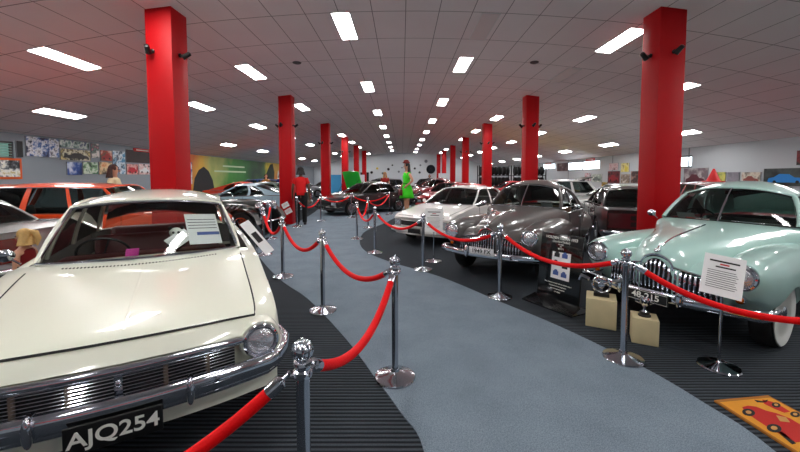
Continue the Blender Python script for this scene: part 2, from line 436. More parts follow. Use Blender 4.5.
def mirror(root, x, y, z, s, m_=CHROME):
    m = mb(); m.tube([(x, y, z), (x-.02, y+s*.07, z+.05)], .008, 6); m.ball((x-.02, y+s*.09, z+.07), (.03, .06, .05), 12, 8); m.build('door_mirror', [m_], root)
def bumper(root, name, pts, h, d, m_, n=2.5, seg=12):
    """bar along pts with a superellipse section h high, d deep"""
    m = mb(); P = [Vector(p) for p in pts]; k = len(P); vs = []
    for i, p in enumerate(P):
        t = (P[min(i+1, k-1)]-P[max(i-1, 0)]).normalized(); u = Vector((t.y, -t.x, 0)).normalized(); e = 1 if 0 < i < k-1 else .6
        for j in range(seg):
            a = 2*PI*j/seg; ca, sa = math.cos(a), math.sin(a)
            vs.append(p+u*d/2*e*math.copysign(abs(ca)**(2/n), ca)+Vector((0, 0, h/2*e*math.copysign(abs(sa)**(2/n), sa))))
    fs = [(i*seg+j, i*seg+(j+1) % seg, (i+1)*seg+(j+1) % seg, (i+1)*seg+j) for i in range(k-1) for j in range(seg)]
    fs += [tuple(range(seg)), tuple(range((k-1)*seg, k*seg))]
    m.add(vs, fs); return m.build(name, [m_], root, angle=50)
def cut_arches(o, fx, rx, W, R, r2=None):
    cs = []
    for x in (fx, rx):
        for s in (1, -1):
            m = mb(); m.lathe([(R if x == fx else (r2 or R), -.16), (R if x == fx else (r2 or R), .3)], 40, Matrix.Rotation(-s*PI/2, 3, 'X'), (x, s*(W-.08), .31)); m.lathe
            c = m.build('cut', [DARK]); cs.append(c)
    boolean_cut(o, cs)
    for c in cs:
        me = c.data; bpy.data.objects.remove(c); bpy.data.meshes.remove(me)
def seam_lines(root, L, lines):
    for pts in lines: m = mb(); m.tube(pts, .005 if len(pts) < 25 else .007, 4); m.build('shut_line', [SEAM], root)
    pass
def side_pts(L, s, xz, off=.001):
    out = []
    for x, z in xz:
        y = L.side(x, z)+off; out.append((x+L.dx(x, y), s*y, z))
    return out
def door_seams(L, xs, z0=.34):
    ls = []
    for s in (1, -1):
        for x, zt in xs: ls.append(side_pts(L, s, [(x, z0+(zt-z0)*i/6) for i in range(7)]))
    return ls

BOX = dict(L=4.6, fx=1.42, rx=-1.3, R=.31, arch=.37)
def boxcar(root, spec, pm, style='hub', grill='bars', glass=GLASSD, plate_txt=None, seat=None, bump_m=None, rear_plate=None, roof_paint=None, hero=False, detail=True):
    L = Loft(spec['keys'], tub=(spec['g']['Cb'][0]-.0, spec['g']['Ab'][0]-.04), bow=spec.get('bow', (.12, .08)))
    m = mb(); L.mesh(m, 'body', None, None); o = m.build('body', [pm, spec.get('intm', INTG)], root, angle=32)
    cut_arches(o, spec['fx'], spec['rx'], L.W, spec.get('arch', .37))
    for x in (spec['fx'], spec['rx']):
        for s in (1, -1): wheel(root, x, s*(L.W-.10), style, spec.get('R', .31))
    wsh, side, rail, roof = greenhouse(root, spec['g'], roof_paint or pm, glass)
    interior(root, spec['g'], seat or INTG, spec.get('dash', BLACK))
    wipers(root, wsh)
    xf = L.xs[-1]; xr = L.xs[0]; kf = L.k(xf); kr = L.k(xr); gx = lambda y: L.front(y)
    bm_ = bump_m or CHROME
    if spec.get('face', 1):
        zt, zs, wf = kf[3], kf[1], kf[0]; zg1 = kf[2]-.01; zg0 = zs+.2
        gy = wf*.62
        m = mb(); m.sheet(lambda u, v: Vector((gx((2*u-1)*gy)+.012, (2*u-1)*gy, zg0+(zg1-zg0)*v)), 14, 2, .02); gr = m.build('grille', [DARK], root)
        m = mb(); nb = 5
        if grill == 'bars':
            for i in range(nb): z = zg0+(zg1-zg0)*(i+.5)/nb; m.tube([(gx((2*u/12-1)*gy)+.02, (2*u/12-1)*gy, z) for u in range(13)], .007, 5)
        elif grill == 'slot':
            for z in (zg0+.01, zg1-.01): m.tube([(gx((2*u/12-1)*gy)+.02, (2*u/12-1)*gy, z) for u in range(13)], .008, 5)
        m.build('grille_bars', [CHROME if grill == 'bars' else pm], gr)
        for s in (1, -1):
            if spec.get('lamps', 'round') == 'round': lamp(root, gx(wf*.8)+.03, s*wf*.8, (zg0+zg1)/2+.01, .085)
            else:
                m = mb(); ya, yb = wf*.64, wf*.97
                m.sheet(lambda u, v: Vector((gx(ya+(yb-ya)*u)+.015, s*(ya+(yb-ya)*u), zg0+.01+(zg1-zg0-.02)*v)), 6, 2, .02*s); hl = m.build('headlamp', [LAMP], root)
                m = mb(); m.tube([(gx(y)+.02, s*y, z) for y, z in ((ya, zg0), (yb, zg0), (yb, zg1), (ya, zg1))], .007, 4, True); m.build('bezel', [BLACK], hl)
        W = L.W
        pts = [(xf-.35, W*.99, zs+.11)]+[(L.front(y)+.055, y, zs+.11) for y in np.linspace(W*.93, -W*.93, 13)]+[(xf-.35, -W*.99, zs+.11)]
        bumper(root, 'front_bumper', pts, spec.get('bh', .12), .08, bm_)
        if detail: plate(root, L.front(0)+.11, zs+.12, plate_txt, PAPER if plate_txt else BLACK, INK if plate_txt else WHITEP)
    # rear
    zt, zs, wr = kr[3], kr[1], kr[0]; W = L.W
    rxx = lambda y: xr+L.dx(xr, y)
    pts = [(xr+.3, W*.99, zs+.12)]+[(rxx(y)-.05, y, zs+.12) for y in np.linspace(W*.93, -W*.93, 13)]+[(xr+.3, -W*.99, zs+.12)]
    bumper(root, 'rear_bumper', pts, .12, .08, bm_)
    for s in (1, -1):
        m = mb(); m.sheet(lambda u, v: Vector((rxx(wr*(.45+.5*u))-.012, s*wr*(.45+.5*u), zs+.24+(kr[2]-.03-zs-.24)*v)), 5, 2, .02*s); m.build('tail_lamp', [LENSR], root)
    if rear_plate is not None: plate(root, rxx(0)-.02, (zs+zt)/2+.06, rear_plate, PAPER, INK, nx=-1)
    zb = L.k(0)[2]; a = spec['g']
    ls = door_seams(L, [(a['Ab'][0]-.12, zb-.01), (a['Ab'][0]-1.05, zb-.01), (a['Cb'][0]+.35, zb-.01)])
    hx0 = a['Ab'][0]+.16; hy = L.W*.86
    for s in (1, -1): ls.append([(x+L.dx(x, hy), s*hy*(L.k(x)[0]/L.W), L.top(x, hy*(L.k(x)[0]/L.W))+.001) for x in np.linspace(hx0, xf-.06, 12)])
    ls.append([(xf-.06+L.dx(xf-.06, y), y, L.top(xf-.06, y)+.001) for y in np.linspace(-hy*.97*kf[0]/L.W, hy*.97*kf[0]/L.W, 15)])
    seam_lines(root, L, ls)
    for s in (1, -1):
        for x in (a['Ab'][0]-.9, a['Cb'][0]+.55): m = mb(); m.rbox((x, s*(L.side(x, zb-.13)+.015), zb-.12), (.13, .025, .022), .008); m.build('door_handle', [CHROME], root)
    mirror(root, a['Ab'][0]-.2, -(L.W-.04), zb+.0, -1, spec.get('mirm', pm))
    m = mb(); m.rbox((a['At'][0]+.02, 0, a['At'][2]-.02), (.03, .26, .06), .01); m.tube([(a['At'][0]+.04, 0, a['At'][2]), (a['At'][0]+.05, 0, a['At'][2]+.06)], .008, 5); m.build('interior_mirror', [BLACK], root)
    return L, wsh
G_SEDAN = dict(Ab=(.92, .74, .90), At=(.25, .56, 1.28), Ct=(-.95, .55, 1.27), Cb=(-1.42, .72, .92), crown=.09, bow=(.12, .10, .10, .08), arc=.03,
               win=[(.03, .45, .04, .40), (.48, .86, .44, .93)])
S_COMM = dict(fx=1.47, rx=-1.25, R=.31, arch=.365, lamps='rect', g=G_SEDAN, bow=(.16, .10), keys=[
    (2.33, .80, .24, .60, .645, 4), (2.22, .845, .22, .655, .715, 4), (1.6, .865, .2, .76, .82, 4.5), (.95, .868, .2, .85, .895, 5), (.0, .87, .2, .885, .90, 5),
    (-1.4, .868, .2, .90, .93, 5), (-2.0, .85, .22, .89, .94, 5), (-2.35, .80, .26, .85, .90, 5)])
G_FAST = dict(Ab=(.78, .73, .90), At=(.10, .56, 1.26), Ct=(-.62, .55, 1.27), Cb=(-1.75, .70, .93), crown=.09, bow=(.12, .10, .08, .08), arc=.03,
              win=[(.03, .46, .05, .60), (.50, .72, .66, .93)])
S_FAST = dict(fx=1.35, rx=-1.25, R=.30, arch=.36, lamps='rect', g=G_FAST, keys=[
    (2.2, .76, .26, .62, .67, 4), (2.05, .81, .22, .68, .74, 4), (1.4, .84, .2, .79, .84, 4.5), (.8, .845, .2, .86, .90, 5), (0, .85, .2, .885, .9, 5),
    (-1.3, .84, .2, .90, .92, 5), (-1.8, .83, .22, .90, .94, 5), (-2.15, .78, .27, .86, .9, 5)])
G_WAG = dict(Ab=(.85, .75, .93), At=(.28, .60, 1.40), Ct=(-1.75, .60, 1.41), Cb=(-2.1, .74, .93), crown=.09, bow=(.12, .10, .05, .05), arc=.02,
             win=[(.03, .34, .02, .30), (.365, .62, .325, .60), (.66, .97, .64, .96)])
S_WAG = dict(fx=1.45, rx=-1.3, R=.31, arch=.37, lamps='round', g=G_WAG, keys=[
    (2.3, .80, .26, .66, .73, 4), (2.2, .85, .24, .71, .79, 4), (1.5, .875, .22, .81, .88, 4.5), (.9, .88, .22, .88, .93, 5), (0, .885, .22, .92, .94, 5),
    (-2.1, .87, .22, .92, .94, 5), (-2.3, .84, .26, .86, .9, 5)])
G_OLD = dict(Ab=(.80, .70, .955), At=(.38, .57, 1.355), Ct=(-.98, .57, 1.36), Cb=(-1.28, .70, .955), crown=.10, bow=(.16, .10, .16, .10), arc=.03,
             win=[(.02, .10, .02, .06), (.115, .47, .08, .45), (.50, .93, .48, .95)])
S_OLD = dict(fx=1.42, rx=-1.25, R=.32, arch=.375, g=G_OLD, keys=[
    (2.215, .78, .30, .60, .655, 3.5), (2.19, .80, .30, .63, .70, 3.5), (2.13, .835, .28, .67, .75, 3.5), (2.0, .85, .28, .71, .79, 3.5), (1.5, .86, .26, .80, .875, 3.2), (.85, .865, .25, .90, .955, 3), (.0, .865, .25, .93, .95, 4),
    (-1.25, .86, .25, .92, .96, 4), (-1.8, .84, .26, .87, .94, 3.5), (-2.25, .80, .3, .80, .87, 3.5)])

# --- the cream sedan in the foreground
def make_cream(root, pm):
    spec = dict(S_OLD); spec['face'] = 0; spec['intm'] = mat('cream_grey_trim', (.36, .35, .33), .5)
    spec['dash'] = mat('dark_red_dash', (.25, .06, .06), .35)
    L = Loft(spec['keys'], tub=(-1.28, .76), bow=(.13, .1))
    m = mb(); L.mesh(m, 'body', None, None, step=.05); o = m.build('body', [pm, spec['intm']], root, angle=32)
    cut_arches(o, 1.42, -1.25, L.W, .375)
    for x in (1.42, -1.25):
        for s in (1, -1): wheel(root, x, s*.765, 'hub', .32)
    g = dict(G_OLD); g['trim_r'] = .014
    wsh, side, rail, roof = greenhouse(root, g, pm, GLASS)
    interior(root, g, MAROON, spec['dash'])
    for y in (.62, -.62):
        m = mb(); m.rbox((-.2, 0, 0), (.001, .001, .001), .0001)
    wipers(root, wsh)
    gx = lambda y: L.front(y)
    # grille
    z0, z1, gy = .455, .60, .545
    m = mb(); m.sheet(lambda u, v: Vector((gx((2*u-1)*gy)+.004, (2*u-1)*gy, z0+(z1-z0)*v)), 20, 2, .02); gr = m.build('grille', [DARK], root)
    for i in range(8):
        z = z0+(z1-z0)*(i+.5)/8; m = mb(); m.tube([(gx((2*u/20-1)*gy)+.014, (2*u/20-1)*gy, z) for u in range(21)], .0045, 6, sy=.8); m.build('grille_bar', [CHROME], gr)
    for y in (-.40, -.2, .2, .40):
        m = mb(); m.box((gx(y)+.012, y, (z0+z1)/2), (.012, .022, z1-z0)); m.build('grille_support', [mat('dull_bronze', (.45, .4, .36), .4, .5)], gr)
    m = mb(); m.box((gx(0)+.02, 0, (z0+z1)/2), (.025, .035, z1-z0+.01)); m.ball((gx(0)+.035, 0, z1-.035), (.01, .015, .022)); m.build('grille_badge', [CHROME], gr)
    m = mb(); P = [(gx((2*u/20-1)*.60)+.014, (2*u/20-1)*.60, z1+.027) for u in range(21)]
    bumper(root, 'grille_top_trim', P, .05, .035, CHROME)
    m = mb(); m.tube([(gx((2*u/20-1)*.56)+.012, (2*u/20-1)*.56, z0-.008) for u in range(21)], .007, 6); m.build('grille_lower_trim', [CHROME], root)
    # headlamps in painted nacelles
    for s in (1, -1):
        M = Matrix.Rotation(PI/2, 3, 'Y'); m = mb()
        m.lathe([(.06, -.25), (.11, -.2), (.124, -.1), (.124, -.02), (.118, .008), (.105, .0)], 36, M, (gx(.68)+.02, s*.695, .60)); m.build('headlamp_surround', [pm], root)
        lamp(root, gx(.68)+.035, s*.695, .60, .086, .022, depth=.06)
    W = L.W
    pts = [(1.75, W+.02, .475), (1.95, W+.02, .475), (2.07, W*.975, .475), (2.16, W*.91, .475)]+[(gx(y)+.085, y, .475) for y in np.linspace(W*.84, -W*.84, 15)]+[(2.16, -W*.91, .475), (2.07, -W*.975, .475), (1.95, -W-.02, .475), (1.75, -W-.02, .475)]
    b = bumper(root, 'front_bumper', pts, .105, .07, CHROME)
    bumper(root, 'bumper_lower_lip', [(p[0]-.02, p[1]*.99, .415) for p in pts], .05, .05, CHROME)
    for s in (1, -1):
        m = mb(); m.ball((gx(.3)+.12, s*.315, .47), (.028, .022, .075)); m.tube([(gx(.3)+.06, s*.315, .525), (gx(.3)+.115, s*.315, .535)], .014, 8); m.build('overrider', [CHROME], root)
    plate(root, gx(0)+.14, .395, 'AJQ254', BLACK, WHITEP, .385, .135, border=False)
    m = mb(); m.sheet(lambda u, v: Vector((gx((2*u-1)*.8)+.005, (2*u-1)*.8, .28+.1*v)), 14, 2, .02); m.build('front_valance', [pm], root)
    # bonnet lines, centre crease, cowl vent
    ls = []; hy = .70
    for s in (1, -1): ls.append([(x+L.dx(x, hy), s*hy*(L.k(x)[0]/L.W), L.top(x, hy*(L.k(x)[0]/L.W))+.001) for x in np.linspace(1.0, 2.14, 20)])
    ls.append([(2.14+L.dx(2.14, y), y, L.top(2.14, y)+.004) for y in np.linspace(-.675, .675, 27)])
    ls += door_seams(L, [(.62, .92), (-.32, .92), (-1.12, .92)])
    seam_lines(root, L, ls)
    m = mb(); m.tube([(x, 0, L.top(x, 0)-.004) for x in np.linspace(1.15, 2.06, 16)], .012, 8, sy=.5); m.build('bonnet_crease', [pm], root)
    m = mb()
    for i in range(46):
        y = -.5+i/45; x = .99+.16*(1-(y/.7)**2)-.07
        m.box((x, y, L.top(x, y)+.001), (.022, .009, .006))
    m.build('cowl_vent', [SEAM], root)
    for s in (1, -1):
        for x in (-.2, -1.0): m = mb(); m.rbox((x, s*(L.side(x, .8)+.015), .81), (.13, .025, .022), .008); m.build('door_handle', [CHROME], root)
        m = mb(); m.sheet(lambda u, v: Vector((-2.262+.1*u**2, s*(.55+.25*u), .6+.2*v)), 5, 2, .02*s); m.build('tail_lamp', [LENSR], root)
    pts = [(-1.9, W+.02, .46)]+[(-2.3+.1*(y/.8)**2, y, .46) for y in np.linspace(W*.97, -W*.97, 13)]+[(-1.9, -W-.02, .46)]
    bumper(root, 'rear_bumper', pts, .12, .07, CHROME)
    m = mb(); m.rbox((.44, 0, 1.36), (.02, .24, .055), .01); m.tube([(.45, 0, 1.37), (.47, 0, 1.42)], .008, 5); m.build('interior_mirror', [BLACK], root)
    mirror(root, .55, -.86, .93, -1)
    return L, wsh

# --- the round-bodied 1950s sedan
def make_humpy(root, pm, wheel_style, ptxt, pbg, pfg, barn=11, visor=False):
    INT = INTG
    keys = [(2.10, .17, .40, .58, .80, 2.0), (2.05, .25, .37, .60, .865, 2.0), (1.95, .32, .34, .62, .915, 2.0), (1.7, .42, .32, .68, .975, 2.1), (1.3, .52, .30, .76, 1.02, 2.2),
            (1.0, .58, .28, .82, 1.05, 2.3), (.7, .67, .27, .88, 1.075, 2.6), (.42, .765, .26, .965, 1.08, 3.2), (.0, .80, .26, .99, 1.05, 3.5), (-.7, .79, .26, .98, 1.05, 3), (-1.1, .75, .26, .94, 1.05, 2.6),
            (-1.5, .66, .27, .82, .99, 2.3), (-1.9, .52, .30, .66, .84, 2.1), (-2.12, .38, .36, .52, .66, 2)]
    L = Loft(keys, tub=(-1.05, .40), bow=(.06, .1))
    m = mb(); L.mesh(m, 'body', None, None, step=.05)
    o = m.build('body', [pm, INT], root, angle=40); cut_arches(o, 1.42, -1.27, .80, .40, .36)
    m = mb(); A = Loft([(2.08, .50, .36, .58, .67, 3), (2.0, .54, .34, .62, .745, 3), (1.9, .55, .33, .66, .79, 3), (1.7, .55, .31, .68, .82, 3), (1.2, .5, .31, .6, .7, 3)], bow=(.10, 0)); A.mesh(m, 'a', None, None); m.build('front_apron', [pm], root, angle=40)
    FK = [(2.05, .645, .125, .735, .13), (2.01, .645, .15, .715, .16), (1.90, .64, .18, .68, .215), (1.75, .63, .205, .635, .27), (1.5, .62, .235, .605, .315), (1.2, .61, .24, .60, .325), (.8, .615, .225, .62, .30), (.3, .63, .185, .66, .235), (-.2, .67, .11, .68, .13)]
    RK = [(-.55, .68, .11, .64, .14), (-.8, .655, .165, .62, .23), (-1.1, .64, .2, .60, .285), (-1.4, .625, .21, .58, .295), (-1.75, .60, .185, .55, .26), (-2.0, .57, .13, .52, .2), (-2.1, .55, .07, .5, .12)]
    for s in (1, -1):
        for K, nm, fx, R in ((FK, 'front_fender', 1.42, .375), (RK, 'rear_fender', -1.27, .33)):
            m = mb(); loft_ell(m, K, s, .05); f = m.build(nm, [pm], root, angle=45)
            c = mb().lathe([(R, -.30), (R, .3)], 40, Matrix.Rotation(-s*PI/2, 3, 'X'), (fx, s*.82, .23)).build('cut', [DARK]); boolean_cut(f, [c])
            me = c.data; bpy.data.objects.remove(c); bpy.data.meshes.remove(me)
        for x in (1.42, -1.27): wheel(root, x, s*.70, wheel_style, .335)
        lamp(root, 2.065, s*.645, .735, .095, .028, depth=.08)
        lamp(root, 2.03, s*.645, .53, .028, .01, name='indicator_lamp', lens=AMBER, depth=.05)
    g = dict(Ab=(.46, .655, 1.06), At=(.10, .525, 1.39), Ct=(-.66, .515, 1.36), Cb=(-1.10, .64, 1.04), crown=.165, bow=(.16, .12, .16, .20), arc=.03, vee=0, divider=1, czb=.015, czr=.04, bulge=.035,
             win=[(.05, .46, .07, .44), (.51, .85, .49, .88)], rw=.62, rw0=.15, pil=.05, front_glass=GLASSD)
    g['wtrim'] = 0 if not visor else 1
    wsh, side, rail, roof = greenhouse(root, g, pm, GLASSD)
    interior(root, g, TAN if visor else INTG, INTG)
    wipers(root, wsh)
    # waterfall grille
    def cx(y): return 2.125-.55*y*y
    m = mb()
    def arch(y): return .68+.14*math.sqrt(max(0, 1-(y/.15)**2))
    m.sheet(lambda u, v: (lambda y: Vector((cx(y)-.03*v*v, y, .42+(arch(y)-.42)*v)))((2*u-1)*.146), 16, 8, .02); gr = m.build('centre_grille', [DARK], root)
    for i in range(7):
        y = -.12+.24*i/6; m = mb(); z1 = arch(y)-.02
        m.tube([(cx(y)+.01-.03*(j/7)**2-(.03 if j == 7 else 0), y, .43+(z1-.43)*j/7) for j in range(8)], [.011]*7+[.006], 8); m.build('grille_bar', [CHROME], gr)
    m = mb(); m.tube([(cx(y)-.02, y, arch(y)+.005) for y in np.linspace(-.15, .15, 20)], .010, 6); m.build('grille_frame', [CHROME], gr)
    for s in (1, -1):
        def wx(y): return A.front(y)+.015
        m = mb(); m.sheet(lambda u, v: (lambda y: Vector((wx(y)-.02*v, s*y, .40+(.31-.07*u)*v)))(.15+.35*u), 8, 4, .02*s); gr = m.build('side_grille', [DARK], root)
        for i in range(9):
            y = .17+.31*i/8; h = .30-.07*i/8; m = mb(); m.tube([(wx(y)+.02-.02*j/5-(.025 if j == 5 else 0), s*y, .41+h*j/5) for j in range(6)], [.012]*5+[.007], 8); m.build('grille_bar', [CHROME], gr)
        m = mb(); m.tube([(wx(y)+.0, s*y, .72-.07*(y-.15)/.35) for y in np.linspace(.15, .51, 8)], .008, 6); m.build('grille_frame', [CHROME], gr)
    pts = [(1.80, .84, .435), (1.95, .845, .435), (2.08, .80, .435)]+[(2.235-.16*(y/.78)**2, y, .435) for y in np.linspace(.70, -.70, 13)]+[(2.08, -.80, .435), (1.95, -.845, .435), (1.80, -.84, .435)]
    bumper(root, 'front_bumper', pts, .10, .05, CHROME)
    for s in (1, -1):
        m = mb(); m.ball((2.25, s*.27, .47), (.035, .035, .10)); m.build('overrider', [CHROME], root)
    pts = [(-1.9, .80, .43)]+[(-2.25+.16*(y/.78)**2, y, .43) for y in np.linspace(.74, -.74, 13)]+[(-1.9, -.80, .43)]
    bumper(root, 'rear_bumper', pts, .10, .05, CHROME)
    plate(root, 2.29, .42 if not visor else .50, ptxt, pbg, pfg, .40, .11)
    m = mb(); m.ball((2.08, 0, .865), (.05, .028, .022)); m.ball((2.045, 0, .885), (.03, .012, .03)); m.build('bonnet_emblem', [CHROME], root)
    m = mb(); m.tube([(x, 0, L.top(x, 0)+.002) for x in np.linspace(.98, 1.98, 16)], .008, 6); m.build('bonnet_strip', [CHROME], root)
    ls = door_seams(L, [(.3, .96), (-.42, .96)])
    seam_lines(root, L, ls)
    for s in (1, -1):
        for x in (-.28, -.8): m = mb(); m.rbox((x, s*(L.side(x, .85)+.02), .87), (.13, .03, .022), .008); m.build('door_handle', [CHROME], root)
        mirror(root, .32, s*.80, 1.02, s)
        lamp(root, -2.07, s*.57, .62, .035, .012, nx=-1, name='tail_lamp', lens=LENSR)
    m = mb(); m.rbox((.14, 0, 1.42), (.02, .2, .05), .01); m.build('interior_mirror', [BLACK], root)
    
    return L, wsh
# ------------------------------------------------------------------ the hall
X0 = .2; ZC = 4.62; KV = .014; XL, XR, YF, YB = -11., 11.6, 44.5, -5.
def ceil(x): return ZC-KV*(x-X0)**2
def shader(name):
    m = bpy.data.materials.new(name); m.use_nodes = True; nt = m.node_tree; return m, nt, nt.nodes['Principled BSDF'], nt.nodes, nt.links
def ribbed_carpet():
    m, nt, b, N, L = shader('ribbed_carpet'); tc = N.new('ShaderNodeTexCoord'); w = N.new('ShaderNodeTexWave'); w.bands_direction = 'Y'; w.wave_profile = 'SIN'
    w.inputs['Scale'].default_value = 2*PI/(20*.056)/2*1.0; w.inputs['Distortion'].default_value = 0
    w.inputs['Scale'].default_value = .314/.038
    L.new(tc.outputs['Object'], w.inputs['Vector'])
    n = N.new('ShaderNodeTexNoise'); n.inputs['Scale'].default_value = 90; L.new(tc.outputs['Object'], n.inputs['Vector'])
    r = N.new('ShaderNodeValToRGB'); r.color_ramp.elements[0].position = .25; r.color_ramp.elements[0].color = lin('1b1f24'); r.color_ramp.elements[1].position = .7; r.color_ramp.elements[1].color = lin('484f57')
    L.new(w.outputs['Fac'], r.inputs[0]); mx = N.new('ShaderNodeMixRGB'); mx.blend_type = 'MULTIPLY'; mx.inputs[0].default_value = .5
    L.new(r.outputs[0], mx.inputs[1]); L.new(n.outputs['Fac'], mx.inputs[2]); L.new(mx.outputs[0], b.inputs['Base Color'])
    bp = N.new('ShaderNodeBump'); bp.inputs['Strength'].default_value = .6; bp.inputs['Distance'].default_value = .01; L.new(w.outputs['Fac'], bp.inputs['Height']); L.new(bp.outputs[0], b.inputs['Normal'])
    b.inputs['Roughness'].default_value = .9; b.inputs['Specular IOR Level'].default_value = .2
    return m
def aisle_carpet():
    m, nt, b, N, L = shader('blue_grey_carpet'); tc = N.new('ShaderNodeTexCoord')
    n = N.new('ShaderNodeTexNoise'); n.inputs['Scale'].default_value = 140; n.inputs['Detail'].default_value = 2; L.new(tc.outputs['Object'], n.inputs['Vector'])
    n2 = N.new('ShaderNodeTexNoise'); n2.inputs['Scale'].default_value = 2.5; n2.inputs['Detail'].default_value = 5; L.new(tc.outputs['Object'], n2.inputs['Vector'])
    ad = N.new('ShaderNodeMath'); ad.operation = 'ADD'; ml = N.new('ShaderNodeMath'); ml.operation = 'MULTIPLY'; ml.inputs[1].default_value = .35
    L.new(n2.outputs['Fac'], ml.inputs[0]); L.new(n.outputs['Fac'], ad.inputs[0]); L.new(ml.outputs[0], ad.inputs[1])
    r = N.new('ShaderNodeValToRGB'); r.color_ramp.elements[0].position = .4; r.color_ramp.elements[0].color = lin('596470'); r.color_ramp.elements[1].position = .95; r.color_ramp.elements[1].color = lin('8795a1')
    L.new(ad.outputs[0], r.inputs[0]); L.new(r.outputs[0], b.inputs['Base Color']); b.inputs['Roughness'].default_value = .95; b.inputs['Specular IOR Level'].default_value = .15
    bp = N.new('ShaderNodeBump'); bp.inputs['Strength'].default_value = .3; bp.inputs['Distance'].default_value = .004; L.new(n.outputs['Fac'], bp.inputs['Height']); L.new(bp.outputs[0], b.inputs['Normal'])
    return m
TX, TY = .607, 1.255
def ceiling_mat():
    m, nt, b, N, L = shader('ceiling_tiles'); tc = N.new('ShaderNodeTexCoord'); sx = N.new('ShaderNodeSeparateXYZ'); L.new(tc.outputs['Object'], sx.inputs[0])
    outs = []
    for ax, per, off, wd in (('X', TX, .06, .014), ('Y', TY, 6.57, .018)):
        a = N.new('ShaderNodeMath'); a.operation = 'SUBTRACT'; a.inputs[1].default_value = off-100*per; L.new(sx.outputs[ax], a.inputs[0])
        d = N.new('ShaderNodeMath'); d.operation = 'MODULO'; d.inputs[1].default_value = per; L.new(a.outputs[0], d.inputs[0])
        l = N.new('ShaderNodeMath'); l.operation = 'LESS_THAN'; l.inputs[1].default_value = wd; L.new(d.outputs[0], l.inputs[0]); outs.append(l)
    mxx = N.new('ShaderNodeMath'); mxx.operation = 'MAXIMUM'; L.new(outs[0].outputs[0], mxx.inputs[0]); L.new(outs[1].outputs[0], mxx.inputs[1])
    n = N.new('ShaderNodeTexNoise'); n.inputs['Scale'].default_value = .8; L.new(tc.outputs['Object'], n.inputs['Vector'])
    c = N.new('ShaderNodeMixRGB'); c.inputs[1].default_value = lin('e6dcde'); c.inputs[2].default_value = lin('f2ebec'); L.new(n.outputs['Fac'], c.inputs[0])
    mx = N.new('ShaderNodeMixRGB'); mx.inputs[2].default_value = lin('8e8486'); L.new(mxx.outputs[0], mx.inputs[0]); L.new(c.outputs[0], mx.inputs[1]); L.new(mx.outputs[0], b.inputs['Base Color'])
    b.inputs['Roughness'].default_value = .8; return m
WALLM = mat('wall_paint', (.56, .59, .62), .8, noise=.04, nscale=1.5); WALLR = mat('wall_panel', (.74, .76, .78), .8, noise=.03, nscale=1.2)
m = mb(); m.box((X0, (YF+YB)/2, -.1), (XR-XL+.4, YF-YB+.4, .2)); struct(m.build('floor', ribbed_carpet()))
AP = [(424, 452), (400, 412), (373, 375), (345, 338), (309, 300), (282, 281), (264, 263), (256, 250), (260, 239), (280, 229), (300, 221), (312, 214), (322, 207), (335, 202),
      (380, 202), (410, 205), (402, 213), (387, 222), (366, 231), (360, 240), (362, 248), (372, 255), (393, 263), (440, 277), (500, 302), (560, 327), (640, 366), (705, 404), (775, 452)]
pts = [at(*p) for p in AP]; a, b = pts[0], pts[-1]
pts = [Vector((.35, .2, 0)), Vector((.12, 1.2, 0))]+pts+[Vector((2.0, .9, 0)), Vector((1.6, .2, 0))]
def crom(P, k=5):
    out = []
    for i in range(len(P)-1):
        p0, p1, p2, p3 = P[max(i-1, 0)], P[i], P[i+1], P[min(i+2, len(P)-1)]
        for j in range(k):
            t = j/k; out.append(.5*((2*p1)+(p2-p0)*t+(2*p0-5*p1+4*p2-p3)*t*t+(3*p1-p0-3*p2+p3)*t**3))
    return out+[P[-1]]
pts = crom(pts)
m = mb(); n = len(pts); m.add([(p.x, p.y, .006) for p in pts]+[(p.x, p.y, -.01) for p in pts], [tuple(range(n))]+[(i, n+i, n+(i+1) % n, (i+1) % n) for i in range(n)])
o = m.build('floor_aisle', aisle_carpet()); struct(o)
m = mb(); m.sheet(lambda u, v: (lambda x: Vector((x, YB-.1+(YF-YB+.2)*v, ceil(x))))(XL-.1+(XR-XL+.2)*u), 40, 4, -.12); struct(m.build('ceiling', ceiling_mat()))
def wallbox(name, c, d, mt=WALLM): m = mb(); m.box(c, d); return struct(m.build(name, mt))
# side walls with window openings (in y,z)
def sidewall(name, x, wins, mt):
    h = ceil(x)+.05; m = mb(); ys = sorted([YB, YF]+[w[0] for w in wins]+[w[1] for w in wins]); sg = 1 if x > 0 else -1
    for y0, y1 in zip(ys, ys[1:]):
        w = [w for w in wins if abs(w[0]-y0) < 1e-6 and abs(w[1]-y1) < 1e-6]
        if w: m.box((x+sg*.1, (y0+y1)/2, w[0][2]/2), (.2, y1-y0, w[0][2])); m.box((x+sg*.1, (y0+y1)/2, (w[0][3]+h)/2), (.2, y1-y0, h-w[0][3]))
        else: m.box((x+sg*.1, (y0+y1)/2, h/2), (.2, y1-y0, h))
    struct(m.build(name, mt))
RW = [(14.25, 16.3, 2.0, 2.5), (20.9, 25.0, 2.05, 2.66), (27.0, 29.5, 2.2, 2.7)]; LW = [(9.0, 10.1, 2.15, 2.62)]
sidewall('wall_right', XR, RW, WALLR); sidewall('wall_left', XL, LW, WALLM)
def endwall(name, y, t):
    m = mb(); n = 30; xs = [XL-.1+(XR-XL+.2)*i/n for i in range(n+1)]
    P = [(x, 0) for x in xs]+[(x, ceil(x)+.05) for x in reversed(xs)]; k = len(P)
    m.add([(x, y, z) for x, z in P]+[(x, y+t, z) for x, z in P], [tuple(range(k)), tuple(range(2*k-1, k-1, -1))]+[(i, (i+1) % k, k+(i+1) % k, k+i) for i in range(k)])
    return struct(m.build(name, WALLM))
